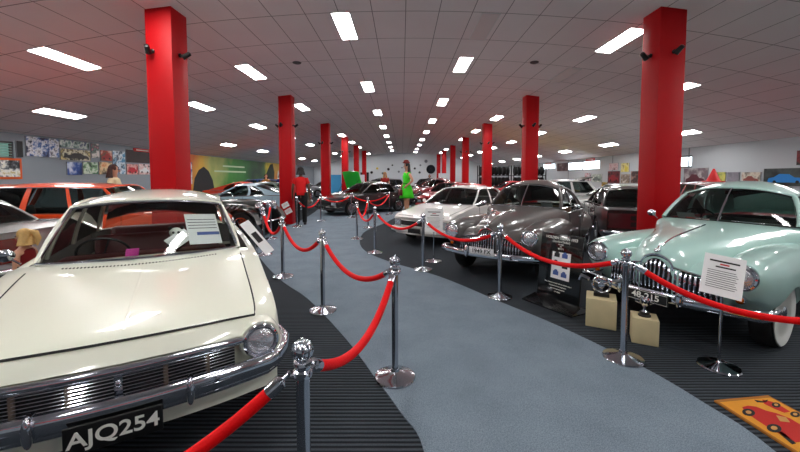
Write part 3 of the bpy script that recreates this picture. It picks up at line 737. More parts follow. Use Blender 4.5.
endwall('wall_far', YF, .2).data.materials[0] = mat('far_wall_paint', (.82, .84, .86), .8, noise=.03, nscale=1.); endwall('wall_back', YB, -.2)
for nm, x in (('baseboard_left', XL+.015), ('baseboard_right', XR-.015)): wallbox(nm, (x, (YF+YB)/2, .06), (.03, YF-YB, .12), mat('skirting', (.2, .2, .22), .6))
for i in range(8):   # panel joints of the right wall
    wallbox('trim_%d' % (i+1), (XR-.006, 4+i*5.2, ceil(XR)/2), (.012, .05, ceil(XR)), mat('joint_strip', (.5, .52, .54), .6))
DAY = mat('daylight_pane', (.92, .97, 1.), .5, emit=2.2); DAYG = mat('green_daylight', (.45, .62, .58), .5, emit=.35)
FRAMEM = mat('window_frame_metal', (.35, .33, .32), .5)
for k, (x, W_, dm) in enumerate([(XR+.08, w, DAY) for w in RW]+[(XL-.08, w, DAYG) for w in LW]):
    y0, y1, z0, z1 = W_
    r = thing('window_%d' % (k+1), 'high window', 'window'); del r['category']; del r['label']; struct(r); r.location = (x, (y0+y1)/2, (z0+z1)/2)
    m = mb(); hy, hz = (y1-y0)/2, (z1-z0)/2
    for s in (1, -1): m.box((0, s*(hy-.03), 0), (.08, .06, 2*hz)); m.box((0, 0, s*(hz-.03)), (.08, 2*hy, .06))
    m.box((0, 0, 0), (.08, .08, 2*hz)); m.build('window_frame', FRAMEM, r)
    if dm is DAYG: m = mb(); [m.box((.03, 0, -hz+.04+i*.075), (.03, 2*hy, .02), Matrix.Rotation(.5, 3, 'Y')) for i in range(6)]; m.build('louvre', mat('louvre_glass', (.55, .7, .66), .3), r)
    m = mb(); m.box((0, 0, 0), (.02, 2*hy, 2*hz)); m.build('pane', dm, r)
# pillars
RED = mat('pillar_red', (.73, .006, .05), .55, noise=.06, nscale=6, bump=.15, spec=.25)
YP = [5.92, 12.15, 18.4, 24.7, 30.9, 37.3, 43.0]
SPOTM = mat('black_spotlight_metal', (.03, .03, .035), .35)
def spot(x, y, z, face, label):
    t = thing('spotlight', label, 'spotlight', (x, y, z), {'front': 0, 'in_r': PI/2, 'in_l': -PI/2, 'back': PI}[face], 'black spotlights on the red pillars')
    m = mb(); m.lathe([(.035, 0), (.035, .02), (.012, .03)], 14, Matrix.Rotation(PI/2, 3, 'X')); m.tube([(0, -.02, 0), (0, -.09, .0)], .012, 8); m.build('bracket', SPOTM, t)
    M = Matrix.Rotation(.9, 3, 'X') @ Matrix.Rotation(.3, 3, 'Y'); m = mb()
    m.lathe([(.02, -.07), (.036, -.06), (.042, .04), (.05, .075), (.046, .075), (.036, .04)], 18, M @ Matrix.Rotation(PI, 3, 'X'), (0, -.12, -.0)); m.build('lamp_head', SPOTM, t)
    m = mb(); m.lathe([(.044, .06), (0, .064)], 16, M @ Matrix.Rotation(PI, 3, 'X'), (0, -.12, 0)); m.build('lens', LAMP, t)
ORD = ['nearest', 'second', 'third', 'fourth', 'fifth', 'sixth', 'seventh']
for side_, xc in (('left', -3.98), ('right', 4.43)):
    for i, y in enumerate(YP):
        if side_ == 'left' and i == 6: continue
        m = mb(); h = ceil(xc)+.04; m.rbox((xc, y+.215, h/2), (.43, .43, h), .008, n=2); o = m.build('pillar', RED); struct(o)
        if i < 4:
            zz = ceil(xc)-.62 if i == 0 else ceil(xc)-1.0
            if i > 0: zz = ceil(xc)-.98
            if i == 0: zz = ceil(xc)-.70
            spot(xc-(.1 if side_ == 'left' else -.02), y, zz, 'front', 'black spotlight on the front face of the %s red pillar on the %s' % (ORD[i], side_))
            sx = 1 if side_ == 'left' else -1
            spot(xc+sx*.215, y+.2, zz, 'in_r' if sx > 0 else 'in_l', 'black spotlight on the aisle face of the %s red pillar on the %s' % (ORD[i], side_))
            if i: spot(xc-sx*.215, y+.2, zz, 'in_l' if sx > 0 else 'in_r', 'black spotlight on the outer face of the %s red pillar on the %s' % (ORD[i], side_))
# ceiling lights
TUBE = mat('fluorescent_diffuser', (1., .992, .985), .5, emit=26.); LFR = mat('light_frame', (.85, .85, .85), .5); OFFM = mat('unlit_diffuser', (.86, .82, .82), .4)
ROWS = [(-1.12, 2.5, 'just left of aisle centre'), (1.6, 0.2, 'just right of aisle centre'), (-3.95, 4.8, 'in line with left pillars'), (4.4, 2.65, 'in line with right pillars'),
        (-6.65, 2.5, 'midway between left pillars and wall'), (7.2, 4.8, 'midway between right pillars and wall'), (-9.3, 5.1, 'along the left wall'), (10.2, 3.6, 'along the right wall')]
proto = {}
def light(x, y, lit, label, grp):
    key = lit; sl = math.atan(2*KV*(x-X0))
    if key not in proto:
        t = thing('ceiling_light', label, 'ceiling light', (x, y, ceil(x)-.005), 0, grp)
        m = mb(); [m.box((s*.165, 0, 0), (.012, 1.24, .03)) for s in (1, -1)]; [m.box((0, s*.62, 0), (.342, .012, .03)) for s in (1, -1)]; a = m.build('light_frame', LFR, t)
        m = mb(); m.rbox((0, 0, -.004), (.318, 1.228, .016), .005); b = m.build('diffuser', TUBE if lit else OFFM, t); proto[key] = (t, a, b)
    else:
        t0, a, b = proto[key]; t = t0.copy(); C.objects.link(t); t.location = (x, y, ceil(x)-.005); tag(t, label, 'ceiling light', grp)
        for q in (a, b): c = q.copy(); C.objects.link(c); c.parent = t
    t.rotation_euler = (0, sl, 0)
for r, (x, y0, nm) in enumerate(ROWS):
    k = 0; y = y0-4.68 if y0-4.68 > YB+1 else y0
    while y < 43:
        lit = not (r == 1 and 4 < y < 8)
        vis = y > 2.4; num = ['first', 'second', 'third', 'fourth', 'fifth', 'sixth', 'seventh', 'eighth', 'ninth', 'tenth', 'eleventh']
        sk = y > 43.2
        lab = ('lit ceiling panel, %s from camera, row %s' % (num[k], nm)) if vis else 'lit ceiling panel overhead behind the camera'
        if r == 1 and abs(y-4.88) < .1: y += 4.68; continue
        if r in (2, 3) and any(abs(y-(p+.2)) < .95 for p in YP): y += 4.68; continue
        if not sk: light(x, y, True, lab, 'lit ceiling panels '+nm if vis else 'ceiling panels behind the camera')
        if vis: k += 1
        y += 4.68
light(1.62, 7.2, False, 'switched-off pale ceiling panel right of the aisle centre line', None)
light(4.38, 9.75, False, 'switched-off pale ceiling panel above the second right pillar', None)
VENT = mat('vent_grey', (.3, .27, .27), .6)
for x, y, lb in ((-2.65, 9.1, 'small grey round ceiling detector left of the aisle'), (3.3, 9.0, 'small grey round ceiling detector right of the aisle')):
    m = mb(); m.lathe([(.11, 0), (.1, -.02), (.06, -.035), (0, -.04)], 20, None, (x, y, ceil(x)-.002)); tag(m.build('smoke_detector', VENT), lb, 'smoke detector')

# ------------------------------------------------------------------ wall pictures
def collage(name, cols, scale=3., seed=0, stretch=(1, 1, 1)):
    m, nt, b, N, L = shader(name); tc = N.new('ShaderNodeTexCoord'); mp = N.new('ShaderNodeMapping'); mp.inputs['Location'].default_value = (seed*3.1, seed*1.7, seed*.9); mp.inputs['Scale'].default_value = stretch
    L.new(tc.outputs['Object'], mp.inputs['Vector']); n = N.new('ShaderNodeTexNoise'); n.inputs['Scale'].default_value = scale; n.inputs['Detail'].default_value = 5; n.inputs['Roughness'].default_value = .6
    L.new(mp.outputs[0], n.inputs['Vector']); r = N.new('ShaderNodeValToRGB'); r.color_ramp.interpolation = 'LINEAR'; e = r.color_ramp.elements
    k = len(cols); e[0].position = .38; e[0].color = lin(cols[0]); e[1].position = .62; e[1].color = lin(cols[-1])
    for i in range(1, k-1): q = e.new(.38+.24*i/(k-1)); q.color = lin(cols[i])
    L.new(n.outputs['Fac'], r.inputs[0]); L.new(r.outputs[0], b.inputs['Base Color']); b.inputs['Roughness'].default_value = .35; return m
def car_outline(mbd, w, h, sx):
    """a small flat printed car shape in the picture plane (y,z)"""
    P = [(-.5, .0), (-.5, .22), (-.42, .34), (-.22, .38), (-.08, .62), (.18, .64), (.32, .40), (.47, .32), (.5, .1), (.48, .0)]
    k = len(P); v = [(0, p[0]*w, p[1]*h) for p in P]+[(.004*sx, p[0]*w, p[1]*h) for p in P]
    mbd.add(v, [tuple(range(k)), tuple(range(k, 2*k))]+[(i, (i+1) % k, k+(i+1) % k, k+i) for i in range(k)])
def poster(side_, box, cols, label, nm='poster', scale=3., seed=0, car=None, frm=None, off=0.):
    x0, y0, x1, y1 = box; X = XL if side_ < 0 else XR; ax = abs(X)
    Ya, Yb = [ax*F/abs(p-402) for p in (x0, x1)]; Y0, Y1 = sorted((Ya, Yb)); Ym = (Y0+Y1)/2
    zt = 1.62+(177-y0)/F*Ym; zb = 1.62+(177-y1)/F*Ym; sx = 1 if side_ < 0 else -1
    zt = min(zt, ceil(X)-.04)
    t = thing(nm, label, 'poster' if nm == 'poster' else nm.replace('_', ' '), (X+sx*(.004+off), Ym, (zt+zb)/2), 0, None)
    w, h = Y1-Y0, zt-zb
    m = mb(); m.box((sx*.012, 0, 0), (.024, w, h)); m.build('backing_board', frm or mat('board_edge', (.6, .6, .62), .6), t)
    m = mb(); m.box((sx*.027, 0, 0), (.006, w-(.12 if frm else .015), h-(.12 if frm else .015))); m.build('picture', collage('print_%s_%d' % (nm, seed), cols, scale, seed), t)
    if car:
        m = mb(); car_outline(m, w*.8, h*.75, sx); c = m.build('printed_car', mat('print_car_%s' % car, car, .4), t, loc=(sx*.031, 0, -h*.3))
        m = mb(); [m.lathe([(h*.09, 0), (h*.09, .003), (0, .003)], 14, Matrix.Rotation(PI/2*sx, 3, 'Y'), (sx*.005, s*w*.24, h*.03)) for s in (1, -1)]; m.build('printed_wheels', BLACK, c)
    return t
BL = ['1c2a55', '5d7db5', 'e8ecf2', '27355e']; GR = ['2c4a32', 'd9d5b8', '6d8a5a', '1d1f20']; CR = ['d8c07a', '4a3b28', 'efe6c4', '8c6f3a']
poster(-1, (27, 133, 60, 157), ['101c44', '4d70b0', 'f0f0f4', '2a3050'], 'large blue and white photo collage poster high on the left wall', seed=1, scale=4)
poster(-1, (60.5, 137, 90, 148.5), ['20302c', '8aa6a0', 'e9efe6', '26406a'], 'teal and white photo collage strip high on the left wall', seed=2, scale=4)
poster(-1, (61, 149.5, 91, 160.5), ['d9c98a', '51422c', 'f4eed0', '27282a'], 'cream poster with dark car, under the teal strip on the left wall', seed=3, scale=4, car='2b2b2b')
poster(-1, (92, 142, 100, 158), ['e7c4c4', 'b07080', '33655a', 'f0e6e0'], 'narrow pink and green poster on the left wall', seed=4)
poster(-1, (67, 162, 82, 175), ['152a5c', '2f58a8', 'dfe6f5'], 'blue badge poster low on the left wall', seed=5, scale=2)
poster(-1, (83, 162, 98, 174), ['3f7d52', 'e5efe0', '84b080', '2a3c30'], 'green and white poster beside the blue badge poster', seed=6)
poster(-1, (99, 162, 112, 174.5), ['d0702a', 'f0d0a0', '40302c'], 'orange poster behind the dark haired figure', seed=7)
poster(-1, (101, 150.5, 112.5, 161), ['e8d0c0', 'c04838', '705040'], 'pale poster with a red car above the orange poster', seed=8, car='a03030')
poster(-1, (113, 151, 125.5, 174), ['8fb8d4', '203a54', 'dfeaf0', '4a88b0'], 'tall light blue poster on the left wall', seed=9)
poster(-1, (126.5, 150.5, 150, 163), ['180808', '2a1010', '100606'], 'dark maroon poster above the red car posters', seed=10, scale=1.5)
poster(-1, (126.5, 164, 138, 174.5), ['a01828', 'e8b0a8', '50101c'], 'red car poster left of the near left pillar', seed=11, car='c02030')
poster(-1, (138.5, 164, 150, 174.5), ['b86060', 'f0dad8', '401018'], 'pink poster touching the near left pillar', seed=12, car='e8e8e8')
poster(-1, (-4, 158, 22, 179), ['0c0c10', '505860', 'eeeee8', 'c0b070'], 'black and white picture in an orange frame under the left window', nm='framed_picture', seed=13, scale=3, frm=mat('orange_frame', (.85, .35, .08), .5))
poster(-1, (17.5, 141, 24, 157.5), ['08080a', '141418', '0a0a0c'], 'black panel beside the left window', seed=14)
poster(-1, (186, 162, 192, 184), ['304a90', 'e8e8f0', '203060'], 'narrow blue banner right of the near left pillar', seed=15)
# the long mural
def mural():
    m, nt, b, N, L = shader('mural_paint'); tc = N.new('ShaderNodeTexCoord'); sx = N.new('ShaderNodeSeparateXYZ'); L.new(tc.outputs['Object'], sx.inputs[0])
    n = N.new('ShaderNodeTexNoise'); n.inputs['Scale'].default_value = .5; n.inputs['Detail'].default_value = 4; L.new(tc.outputs['Object'], n.inputs['Vector'])
    ad = N.new('ShaderNodeMath'); ad.operation = 'MULTIPLY_ADD'; ad.inputs[1].default_value = 1/18.; L.new(sx.outputs['Y'], ad.inputs[0])
    nn = N.new('ShaderNodeMath'); nn.operation = 'MULTIPLY'; nn.inputs[1].default_value = .28; L.new(n.outputs['Fac'], nn.inputs[0]); 
    a2 = N.new('ShaderNodeMath'); a2.operation = 'ADD'; a2.inputs[1].default_value = .36; L.new(nn.outputs[0], a2.inputs[0]); L.new(a2.outputs[0], ad.inputs[2])
    z = N.new('ShaderNodeMath'); z.operation = 'MULTIPLY_ADD'; z.inputs[1].default_value = -.04; L.new(sx.outputs['Z'], z.inputs[0]); L.new(ad.outputs[0], z.inputs[2])
    r = N.new('ShaderNodeValToRGB'); e = r.color_ramp.elements; e[0].position = 0; e[0].color = lin('c86a28'); e[1].position = 1; e[1].color = lin('5a2a18')
    for p, c in ((.07, 'd9b040'), (.14, 'b8c070'), (.24, '3f8f3a'), (.36, '2a7030'), (.48, '1c3a24'), (.56, '3c6030'), (.62, 'd8c030'), (.74, 'd07828'), (.82, 'e0a030'), (.9, '8c4a20')): q = e.new(p); q.color = lin(c)
    L.new(z.outputs[0], r.inputs[0]); L.new(r.outputs[0], b.inputs['Base Color']); b.inputs['Roughness'].default_value = .5; return m
t = thing('mural', 'long green and orange painted mural along the left wall behind the pale blue coupe', 'mural', (XL+.004, 27.2, 1.75))
m = mb(); m.box((.01, 0, 0), (.02, 18, 2.1)); m.build('painted_panel', mural(), t)
def blob(m, pts, d=.004): 
    k = len(pts); m.add([(0, y, z) for y, z in pts]+[(d, y, z) for y, z in pts], [tuple(range(k)), tuple(range(k, 2*k))]+[(i, (i+1) % k, k+(i+1) % k, k+i) for i in range(k)])
m = mb(); blob(m, [(-8.6, -1), (-8.4, -.2), (-8.0, .25), (-7.5, .45), (-7.0, .2), (-6.6, -.3), (-6.4, -1)]); m.build('painted_rock', mat('mural_rock', (.10, .11, .13), .6), t, loc=(.021, 0, 0))
m = mb(); blob(m, [(1.2, -1), (1.0, -.3), (1.6, .2), (2.4, .9), (3.0, 1.0), (3.4, .3), (3.2, -1)]); m.build('painted_hill', mat('mural_hill', (.06, .14, .08), .6), t, loc=(.021, 0, 0))
m = mb(); [m.box((0, y, z), (.004, w, .1)) for y, z, w in ((-3.9, .55, 3.0), (-4.3, .22, 4.2))]; m.build('painted_light_streaks', mat('mural_streak', (.78, .86, .72), .6), t, loc=(.022, 0, 0))
m = mb(); blob(m, [(4.2, -1), (4.1, .1), (4.35, .5), (4.6, .1), (4.6, -1)]); m.build('painted_figure', mat('mural_pale', (.8, .82, .78), .6), t, loc=(.021, 0, 0))
# right wall
poster(1, (684, 168, 708, 187), ['a09898', 'c8c0c0', '706068'], 'photo poster of a maroon car on the right wall', seed=21, car='5a1f30', scale=1.5)
poster(1, (712, 172, 726, 184), ['c8c060', '6a8a50', 'e8e8d8'], 'small yellow and green poster behind the red cone', seed=22)
poster(1, (727.5, 172, 739.5, 186), ['706c78', '8a8690', '5c5a66'], 'plain grey poster on the right wall', seed=23, scale=1)
poster(1, (742, 172, 761, 184), ['b09080', 'd8d0c0', '605048'], 'photo poster of a brown car on the right wall', seed=24, car='8a4038')
poster(1, (764, 168, 812, 186), ['2a3032', '46504e', '1a1e20'], 'large poster of a bright blue car on the right wall', seed=25, car='1a86d8', scale=1)
poster(1, (796, 150, 812, 165), ['500810', '8c1020', '201010'], 'dark red poster high at the right edge of the photo', seed=26)
poster(1, (608, 171, 620, 183), ['28080c', '803038', '101012'], 'dark poster of a red car left of the near right pillar', seed=27, car='a02830')
poster(1, (592, 174, 602, 182), ['cfd4cc', '8a9a90', 'e4e4dc'], 'pale poster of a grey car on the right wall', seed=28, car='6a7470')
poster(1, (621, 163, 629, 172), ['d8c840', 'e8e0a0', '908020'], 'yellow emblem poster left of the near right pillar', seed=29)
poster(1, (609, 163, 618, 170), ['c89aa0', 'e0c8cc', '906068'], 'pink poster above the dark red car poster', seed=30)
poster(1, (621, 174, 630, 183), ['b8a898', '705c50', 'dcd4cc'], 'brown and white poster below the yellow emblem poster', seed=31)
poster(1, (585, 173, 591, 181), ['a04858', 'd8c8cc', '503848'], 'narrow crimson poster under the far right window', seed=32)
poster(1, (602, 182, 608, 187), ['d8b030', '604c18', 'e8d890'], 'small yellow poster low on the right wall', seed=33)
poster(1, (631, 171, 640, 183), ['503c3c', '2a2022', 'a08078'], 'dark brown poster just left of the near right pillar', seed=34)
poster(1, (557, 163, 568, 171), ['2a1c1c', '583030', '88807c'], 'dark picture beside the farthest right window', seed=35)
SIGNR = mat('sign_red', (.8, .08, .1), .5)
for X, px, y, lb in ((XR, 590, 159, 'red sign above the bright right window'), (XR, 548, 162, 'red sign above the farthest right window'), (XL, 143, 147, 'red sign above the dark maroon poster')):
    s = 1 if X < 0 else -1; Y = abs(X)*F/abs(px-402)
    t = thing('wall_sign', lb, 'sign', (X+s*.02, Y, min(1.62+(177-y)/F*Y, ceil(X)-.12))); m = mb(); m.rbox((0, 0, 0), (.03, 1.0, .14), .01); m.build('panel', SIGNR, t)
    m = mb(); m.box((s*.017, 0, 0), (.004, .7, .04)); m.build('white_stripe', WHITEP, t)
# far wall decorations
deco = [(-1.7, 2.6, .34), (-.4, 2.3, .28), (.6, 3.3, .45), (1.6, 2.7, .28), (-2.4, 2.1, .3), (-3.1, 2.7, .3), (.9, 2.2, .25), (3.0, 3.6, .42), (3.6, 2.6, .9), (-1.2, 3.1, .22), (2.3, 3.1, .25), (4.6, 3.0, .3), (-3.8, 2.2, .35), (.0, 2.8, .2), (2.2, 2.2, .3)]
for i, (x, z, r) in enumerate(deco):
    big = i == 8; h = 'large spoked wheel hung on the far grey wall' if big else ('yellow round sign on the far wall' if i == 5 else 'round hubcap hung on the far grey wall')
    t = thing('spoked_wheel' if big else 'hubcap', h, 'wheel' if big else 'hubcap', (x, YF-.01, z), 0, None if (big or i == 5) else 'hubcaps hung on the far grey wall')
    M = Matrix.Rotation(PI/2, 3, 'X'); m = mb(); r *= .62 if big else .48
    if big:
        m.lathe([(r, 0), (r, .05), (r*.94, .05), (r*.94, 0)], 32, M); [m.box((0, -.03, 0), (r*1.9, .03, .02), Matrix.Rotation(PI*k/6, 3, 'Y')) for k in range(6)]; m.lathe([(r*.4, 0), (r*.4, .06), (r*.32, .06), (r*.32, 0)], 24, M)
    else: m.lathe([(r, 0), (r, .04), (r*.85, .06), (r*.6, .03), (r*.4, .07), (0, .09)], 24, M)
    m.build('disc', mat('deco_yellow', (.8, .7, .2), .5) if i == 5 else mat('deco_%d' % (i % 3), [(.12, .12, .14), (.45, .47, .5), (.2, .22, .26)][i % 3], .4, .4), t)
# tyre racks beyond the right pillars
RACK = mat('rack_steel', (.06, .06, .07), .5)
for r_, (x, y, lb) in enumerate(((7.0, 27.0, 'black tyre rack standing behind the yellow car, left section'), (9.6, 27.0, 'black tyre rack standing behind the yellow car, right section'))):
    t = thing('tyre_rack', lb, 'rack', (x, y, 0), 0, 'tyre racks'); m = mb()
    for sx in (1, -1):
        for sy in (1, -1): m.box((sx*1.2, sy*.3, 1.25), (.06, .06, 2.5))
    m.build('posts', RACK, t)
    for z in (.12, .93, 1.74): m = mb(); m.box((0, 0, z), (2.4, .62, .05)); m.build('shelf', RACK, t)
    t2 = None
    for zi, z in enumerate((.145, .955, 1.765)):
        for k in range(8):
            m = mb() if t2 is None else None
            if t2 is None:
                m.lathe([(.2, -.1), (.3, -.1), (.33, -.06), (.33, .06), (.3, .1), (.2, .1), (.2, -.1)], 20, Matrix.Rotation(PI/2, 3, 'Y')); t2 = m.build('tyre', RUBBER)
                q = t2
            else: q = t2.copy(); C.objects.link(q)
            q.location = (x-1.0+k*.285, y, z+.33); tag(q, 'black tyre standing on the %s shelf of the %s tyre rack' % (['bottom', 'middle', 'top'][zi], ['left', 'right'][r_]), 'tyre', 'tyres on the %s shelf of the %s rack' % (['bottom', 'middle', 'top'][zi], ['left', 'right'][r_]))
m = mb(); m.box((0, 0, 1.0), (2.6, .08, 2.0)); [m.box((s*1.1, 0, .03), (.08, .5, .06)) for s in (1, -1)]
tag(m.build('partition_board', mat('board_white', (.85, .86, .88), .7), loc=(5.0, 36.0, 0)), 'white free-standing partition board between far right pillars', 'partition')
m = mb(); m.box((0, 0, 1.1), (1.0, .6, 2.2)); m.box((0, -.31, 1.1), (.9, .02, 2.0)); tag(m.build('cabinet', BLACK, loc=(-4.6, 43.9, 0)), 'tall black cabinet against the far wall', 'cabinet')
m = mb(); m.box((0, 0, .9), (1.0, .05, 1.8)); m.box((0, 0, .03), (1.0, .4, .06)); tag(m.build('partition_board', mat('board_white', (.85, .86, .88), .7), loc=(-3.4, 27.5, 0)), 'white free-standing board near the fourth left pillar', 'partition')
m = mb(); m.box((0, 0, .9), (1.2, .06, 1.8)); tag(m.build('partition_board', mat('board_blue', (.25, .6, .8), .6), loc=(-5.3, 27.5, 0)), 'pale blue display board left of the fourth left pillar', 'board')
# ------------------------------------------------------------------ cars in place
def place(root, x, y, deg):   # deg: heading measured from +X
    root.location = (x, y, 0); root.rotation_euler = (0, 0, math.radians(deg))
PC = lambda n, c, **k: paint(n, c, **k)
def front_at(x, y, fx, fy, L): d = Vector((fx, fy)).normalized(); return x-d.x*L, y-d.y*L, math.degrees(math.atan2(d.y, d.x))
PG = 'cars on display'
EH = thing('sedan_car', 'cream 1960s sedan with chrome grille and plate AJQ254 in the left foreground', 'car', group=PG)
L_eh, W_eh = make_cream(EH, PC('cream', 'eceddb', rough=.3))
EHP = (-1.47, 1.80, .50, -.865); place(EH, *front_at(EHP[0], EHP[1], EHP[2], EHP[3], 2.2))
MT = thing('vintage_sedan', 'mint green rounded 1950s sedan with whitewall tyres at the right', 'car', group=PG)
make_humpy(MT, PC('mint', 'b2d6ce', rough=.3), 'whitewall', '48-215', BLACK, WHITEP)
place(MT, *front_at(2.58, 3.60, -.865, -.50, 2.15))
GY = thing('vintage_sedan', 'dark grey rounded 1950s sedan behind the black sign board', 'car', group=PG)
make_humpy(GY, PC('dark_grey', '5b5856', rough=.3), 'hub', '1949 FX', PAPER, INK, visor=True)
place(GY, *front_at(1.28, 5.42, -.62, -.785, 2.15))
WC = thing('sedan_car', 'white 1980s sedan with alloy wheels behind the dark grey vintage car', 'car', group=PG)
WHT = PC('white', 'eceae6'); boxcar(WC, S_COMM, WHT, 'alloy', 'slot', GLASSD, plate_txt=None, bump_m=WHT)
place(WC, *front_at(.35, 8.35, -.62, -.78, 2.33))
ORG = thing('station_wagon', 'bright orange wagon parked beside the left wall', 'car', group=PG)
boxcar(ORG, S_WAG, PC('orange', 'f0501a'), 'hub', 'bars', GLASSD, rear_plate=''); place(ORG, -6.2, 7.5, 8)
SIL = thing('sedan_car', 'silver sedan at the left edge in front of the orange wagon', 'car', group=PG)
boxcar(SIL, S_COMM, PC('silver', 'b4b6b4', rough=.3, metal=.3), 'hub', 'bars', GLASSD); place(SIL, -7.45, 5.1, 182)
BLU = thing('coupe_car', 'pale blue fastback coupe in front of the mural', 'car', group=PG)
boxcar(BLU, S_FAST, PC('pale_blue', '9db9c6'), 'alloy', 'bars', GLASSD); place(BLU, -6.3, 14.2, 181)
BK = thing('sedan_car', 'black sedan with alloy wheels behind the far rope barrier', 'car', group=PG)
boxcar(BK, S_COMM, PC('black', '101012'), 'alloy', 'slot', GLASSD, plate_txt='', bump_m=PC('black', '101012')); place(BK, *front_at(-3.3, 14.9, -.72, -.69, 2.33))
# open roadster
RO = thing('open_roadster', 'black open vintage roadster with chrome headlamps beside the left rope barrier', 'car', group=PG)
def roadster(root, pm):
    keys = [(1.55, .30, .45, .7, .98, 2.2), (1.4, .32, .42, .74, 1.0, 2.4), (.6, .38, .40, .82, 1.02, 2.6), (.35, .60, .36, .88, 1.0, 3), (-.9, .68, .36, .88, .95, 3), (-1.5, .6, .4, .78, .86, 2.4), (-1.8, .4, .45, .6, .7, 2)]
    L = Loft(keys, tub=(-.95, .3), bow=(.02, .08)); m = mb(); L.mesh(m, 'b', None, None); m.build('body', [pm, MAROON], root)
    for s in (1, -1):
        for x in (1.35, -1.35):
            wheel(root, x, s*.68, 'wire', .36); m = mb(); m.sheet(lambda u, v: Vector((x+.44*math.cos(PI*(.04+.92*u)), s*(.56+.24*v), .36+.44*math.sin(PI*(.04+.92*u)))), 16, 3, .015*s); m.build('mudguard', [pm], root, angle=50)
        lamp(root, 1.68, s*.36, .84, .10, .02, depth=.1); m = mb(); m.tube([(.9, s*.72, .42), (-.9, s*.72, .42)], .03, 6, sy=3.); m.build('running_board', [pm], root)
        m = mb(); m.tube([(1.5, s*.3, .66), (1.62, s*.36, .74)], .012, 6); m.build('lamp_bracket', [CHROME], root)
        for k in range(3): m = mb(); m.tube([(1.1-k*.15, s*.36, .86), (1.08-k*.15, s*.5, .8), (.9-k*.15, s*.54, .6)], .028, 8); m.build('exhaust_pipe', [CHROME], root)
    m = mb(); m.sheet(lambda u, v: Vector((1.57, -.24+.48*u, .5+.42*v)), 4, 4, -.02); [m.tube([(1.585, -.22+.44*i/9, .52), (1.585, -.22+.44*i/9, .92)], .006, 5) for i in range(10)]; m.tube([(1.58, -.26, .5), (1.58, -.25, .95), (1.58, .25, .95), (1.58, .26, .5)], .016, 6, True); m.build('radiator_grille', [CHROME], root)
    m = mb(); m.tube([(.3, -.55, 1.0), (.22, -.53, 1.16), (.22, .53, 1.16), (.3, .55, 1.0)], .012, 6); m.build('windscreen_frame', [CHROME], root)
    m = mb(); m.grid(lambda u, v: Vector((.29-.07*v, -.52+1.04*u, 1.0+.15*v)), 2, 2); m.build('windscreen', [GLASS], root)
    m = mb(); m.rbox((-.4, 0, .6), (.5, 1.0, .16), .05); m.rbox((-.66, 0, .82), (.14, 1.0, .4), .05); m.build('seat', [MAROON], root)
    m = mb(); m.tube([(1.75, -.7, .45), (1.8, 0, .45), (1.75, .7, .45)], .025, 8); m.build('front_bumper', [CHROME], root)
roadster(RO, PC('green_black', '17201c')); place(RO, -5.3, 9.85, -8)
# black utility seen from behind with a full-width maroon lamp panel
UT = thing('sedan_car', 'black sedan with maroon striped tail seen between the grey car and the near right pillar', 'car', group=PG)
MRN = PC('maroon', '4c0814')
Lu, _ = boxcar(UT, S_COMM, PC('black', '101012'), 'alloy', 'slot', GLASSD, rear_plate='')
for o in UT.children:
    if o.name.startswith('tail_lamp'): o.data.materials[0] = MRN
for i in range(3): m = mb(); m.sheet(lambda u, v: Vector((Lu.xs[0]+Lu.dx(Lu.xs[0], (2*u-1)*.78)-.035, (2*u-1)*.78, .50+.14*i+.045*v)), 14, 1, -.01); m.build('tail_stripe', [MRN], UT)
place(UT, 6.1, 9.75, 70)
CN = thing('sedan_car', 'crimson sedan behind the mint green car', 'car', group=PG)
boxcar(CN, S_WAG, PC('crimson', '8c1020'), 'hub', 'bars', GLASSD); place(CN, 8.6, 9.3, 250)
index_kids()
def rep(src, x, y, deg, cols, label, name=None, old=None):
    """copy a car with its parts; new paint goes in per-object material slots"""
    root = copy_tree(src); root.name = name or src.name.split('.')[0]; place(root, x, y, deg); tag(root, label, 'car', PG)
    return root
def respray(root, frm, to):
    st = [root]
    while st:
        o = st.pop(); st += [c for c in KIDS2.get(o.name, [])]
        if o.type == 'MESH':
            for sl in o.material_slots:
                if sl.material and sl.material in frm: sl.link = 'OBJECT'; sl.material = to
KIDS2 = {}
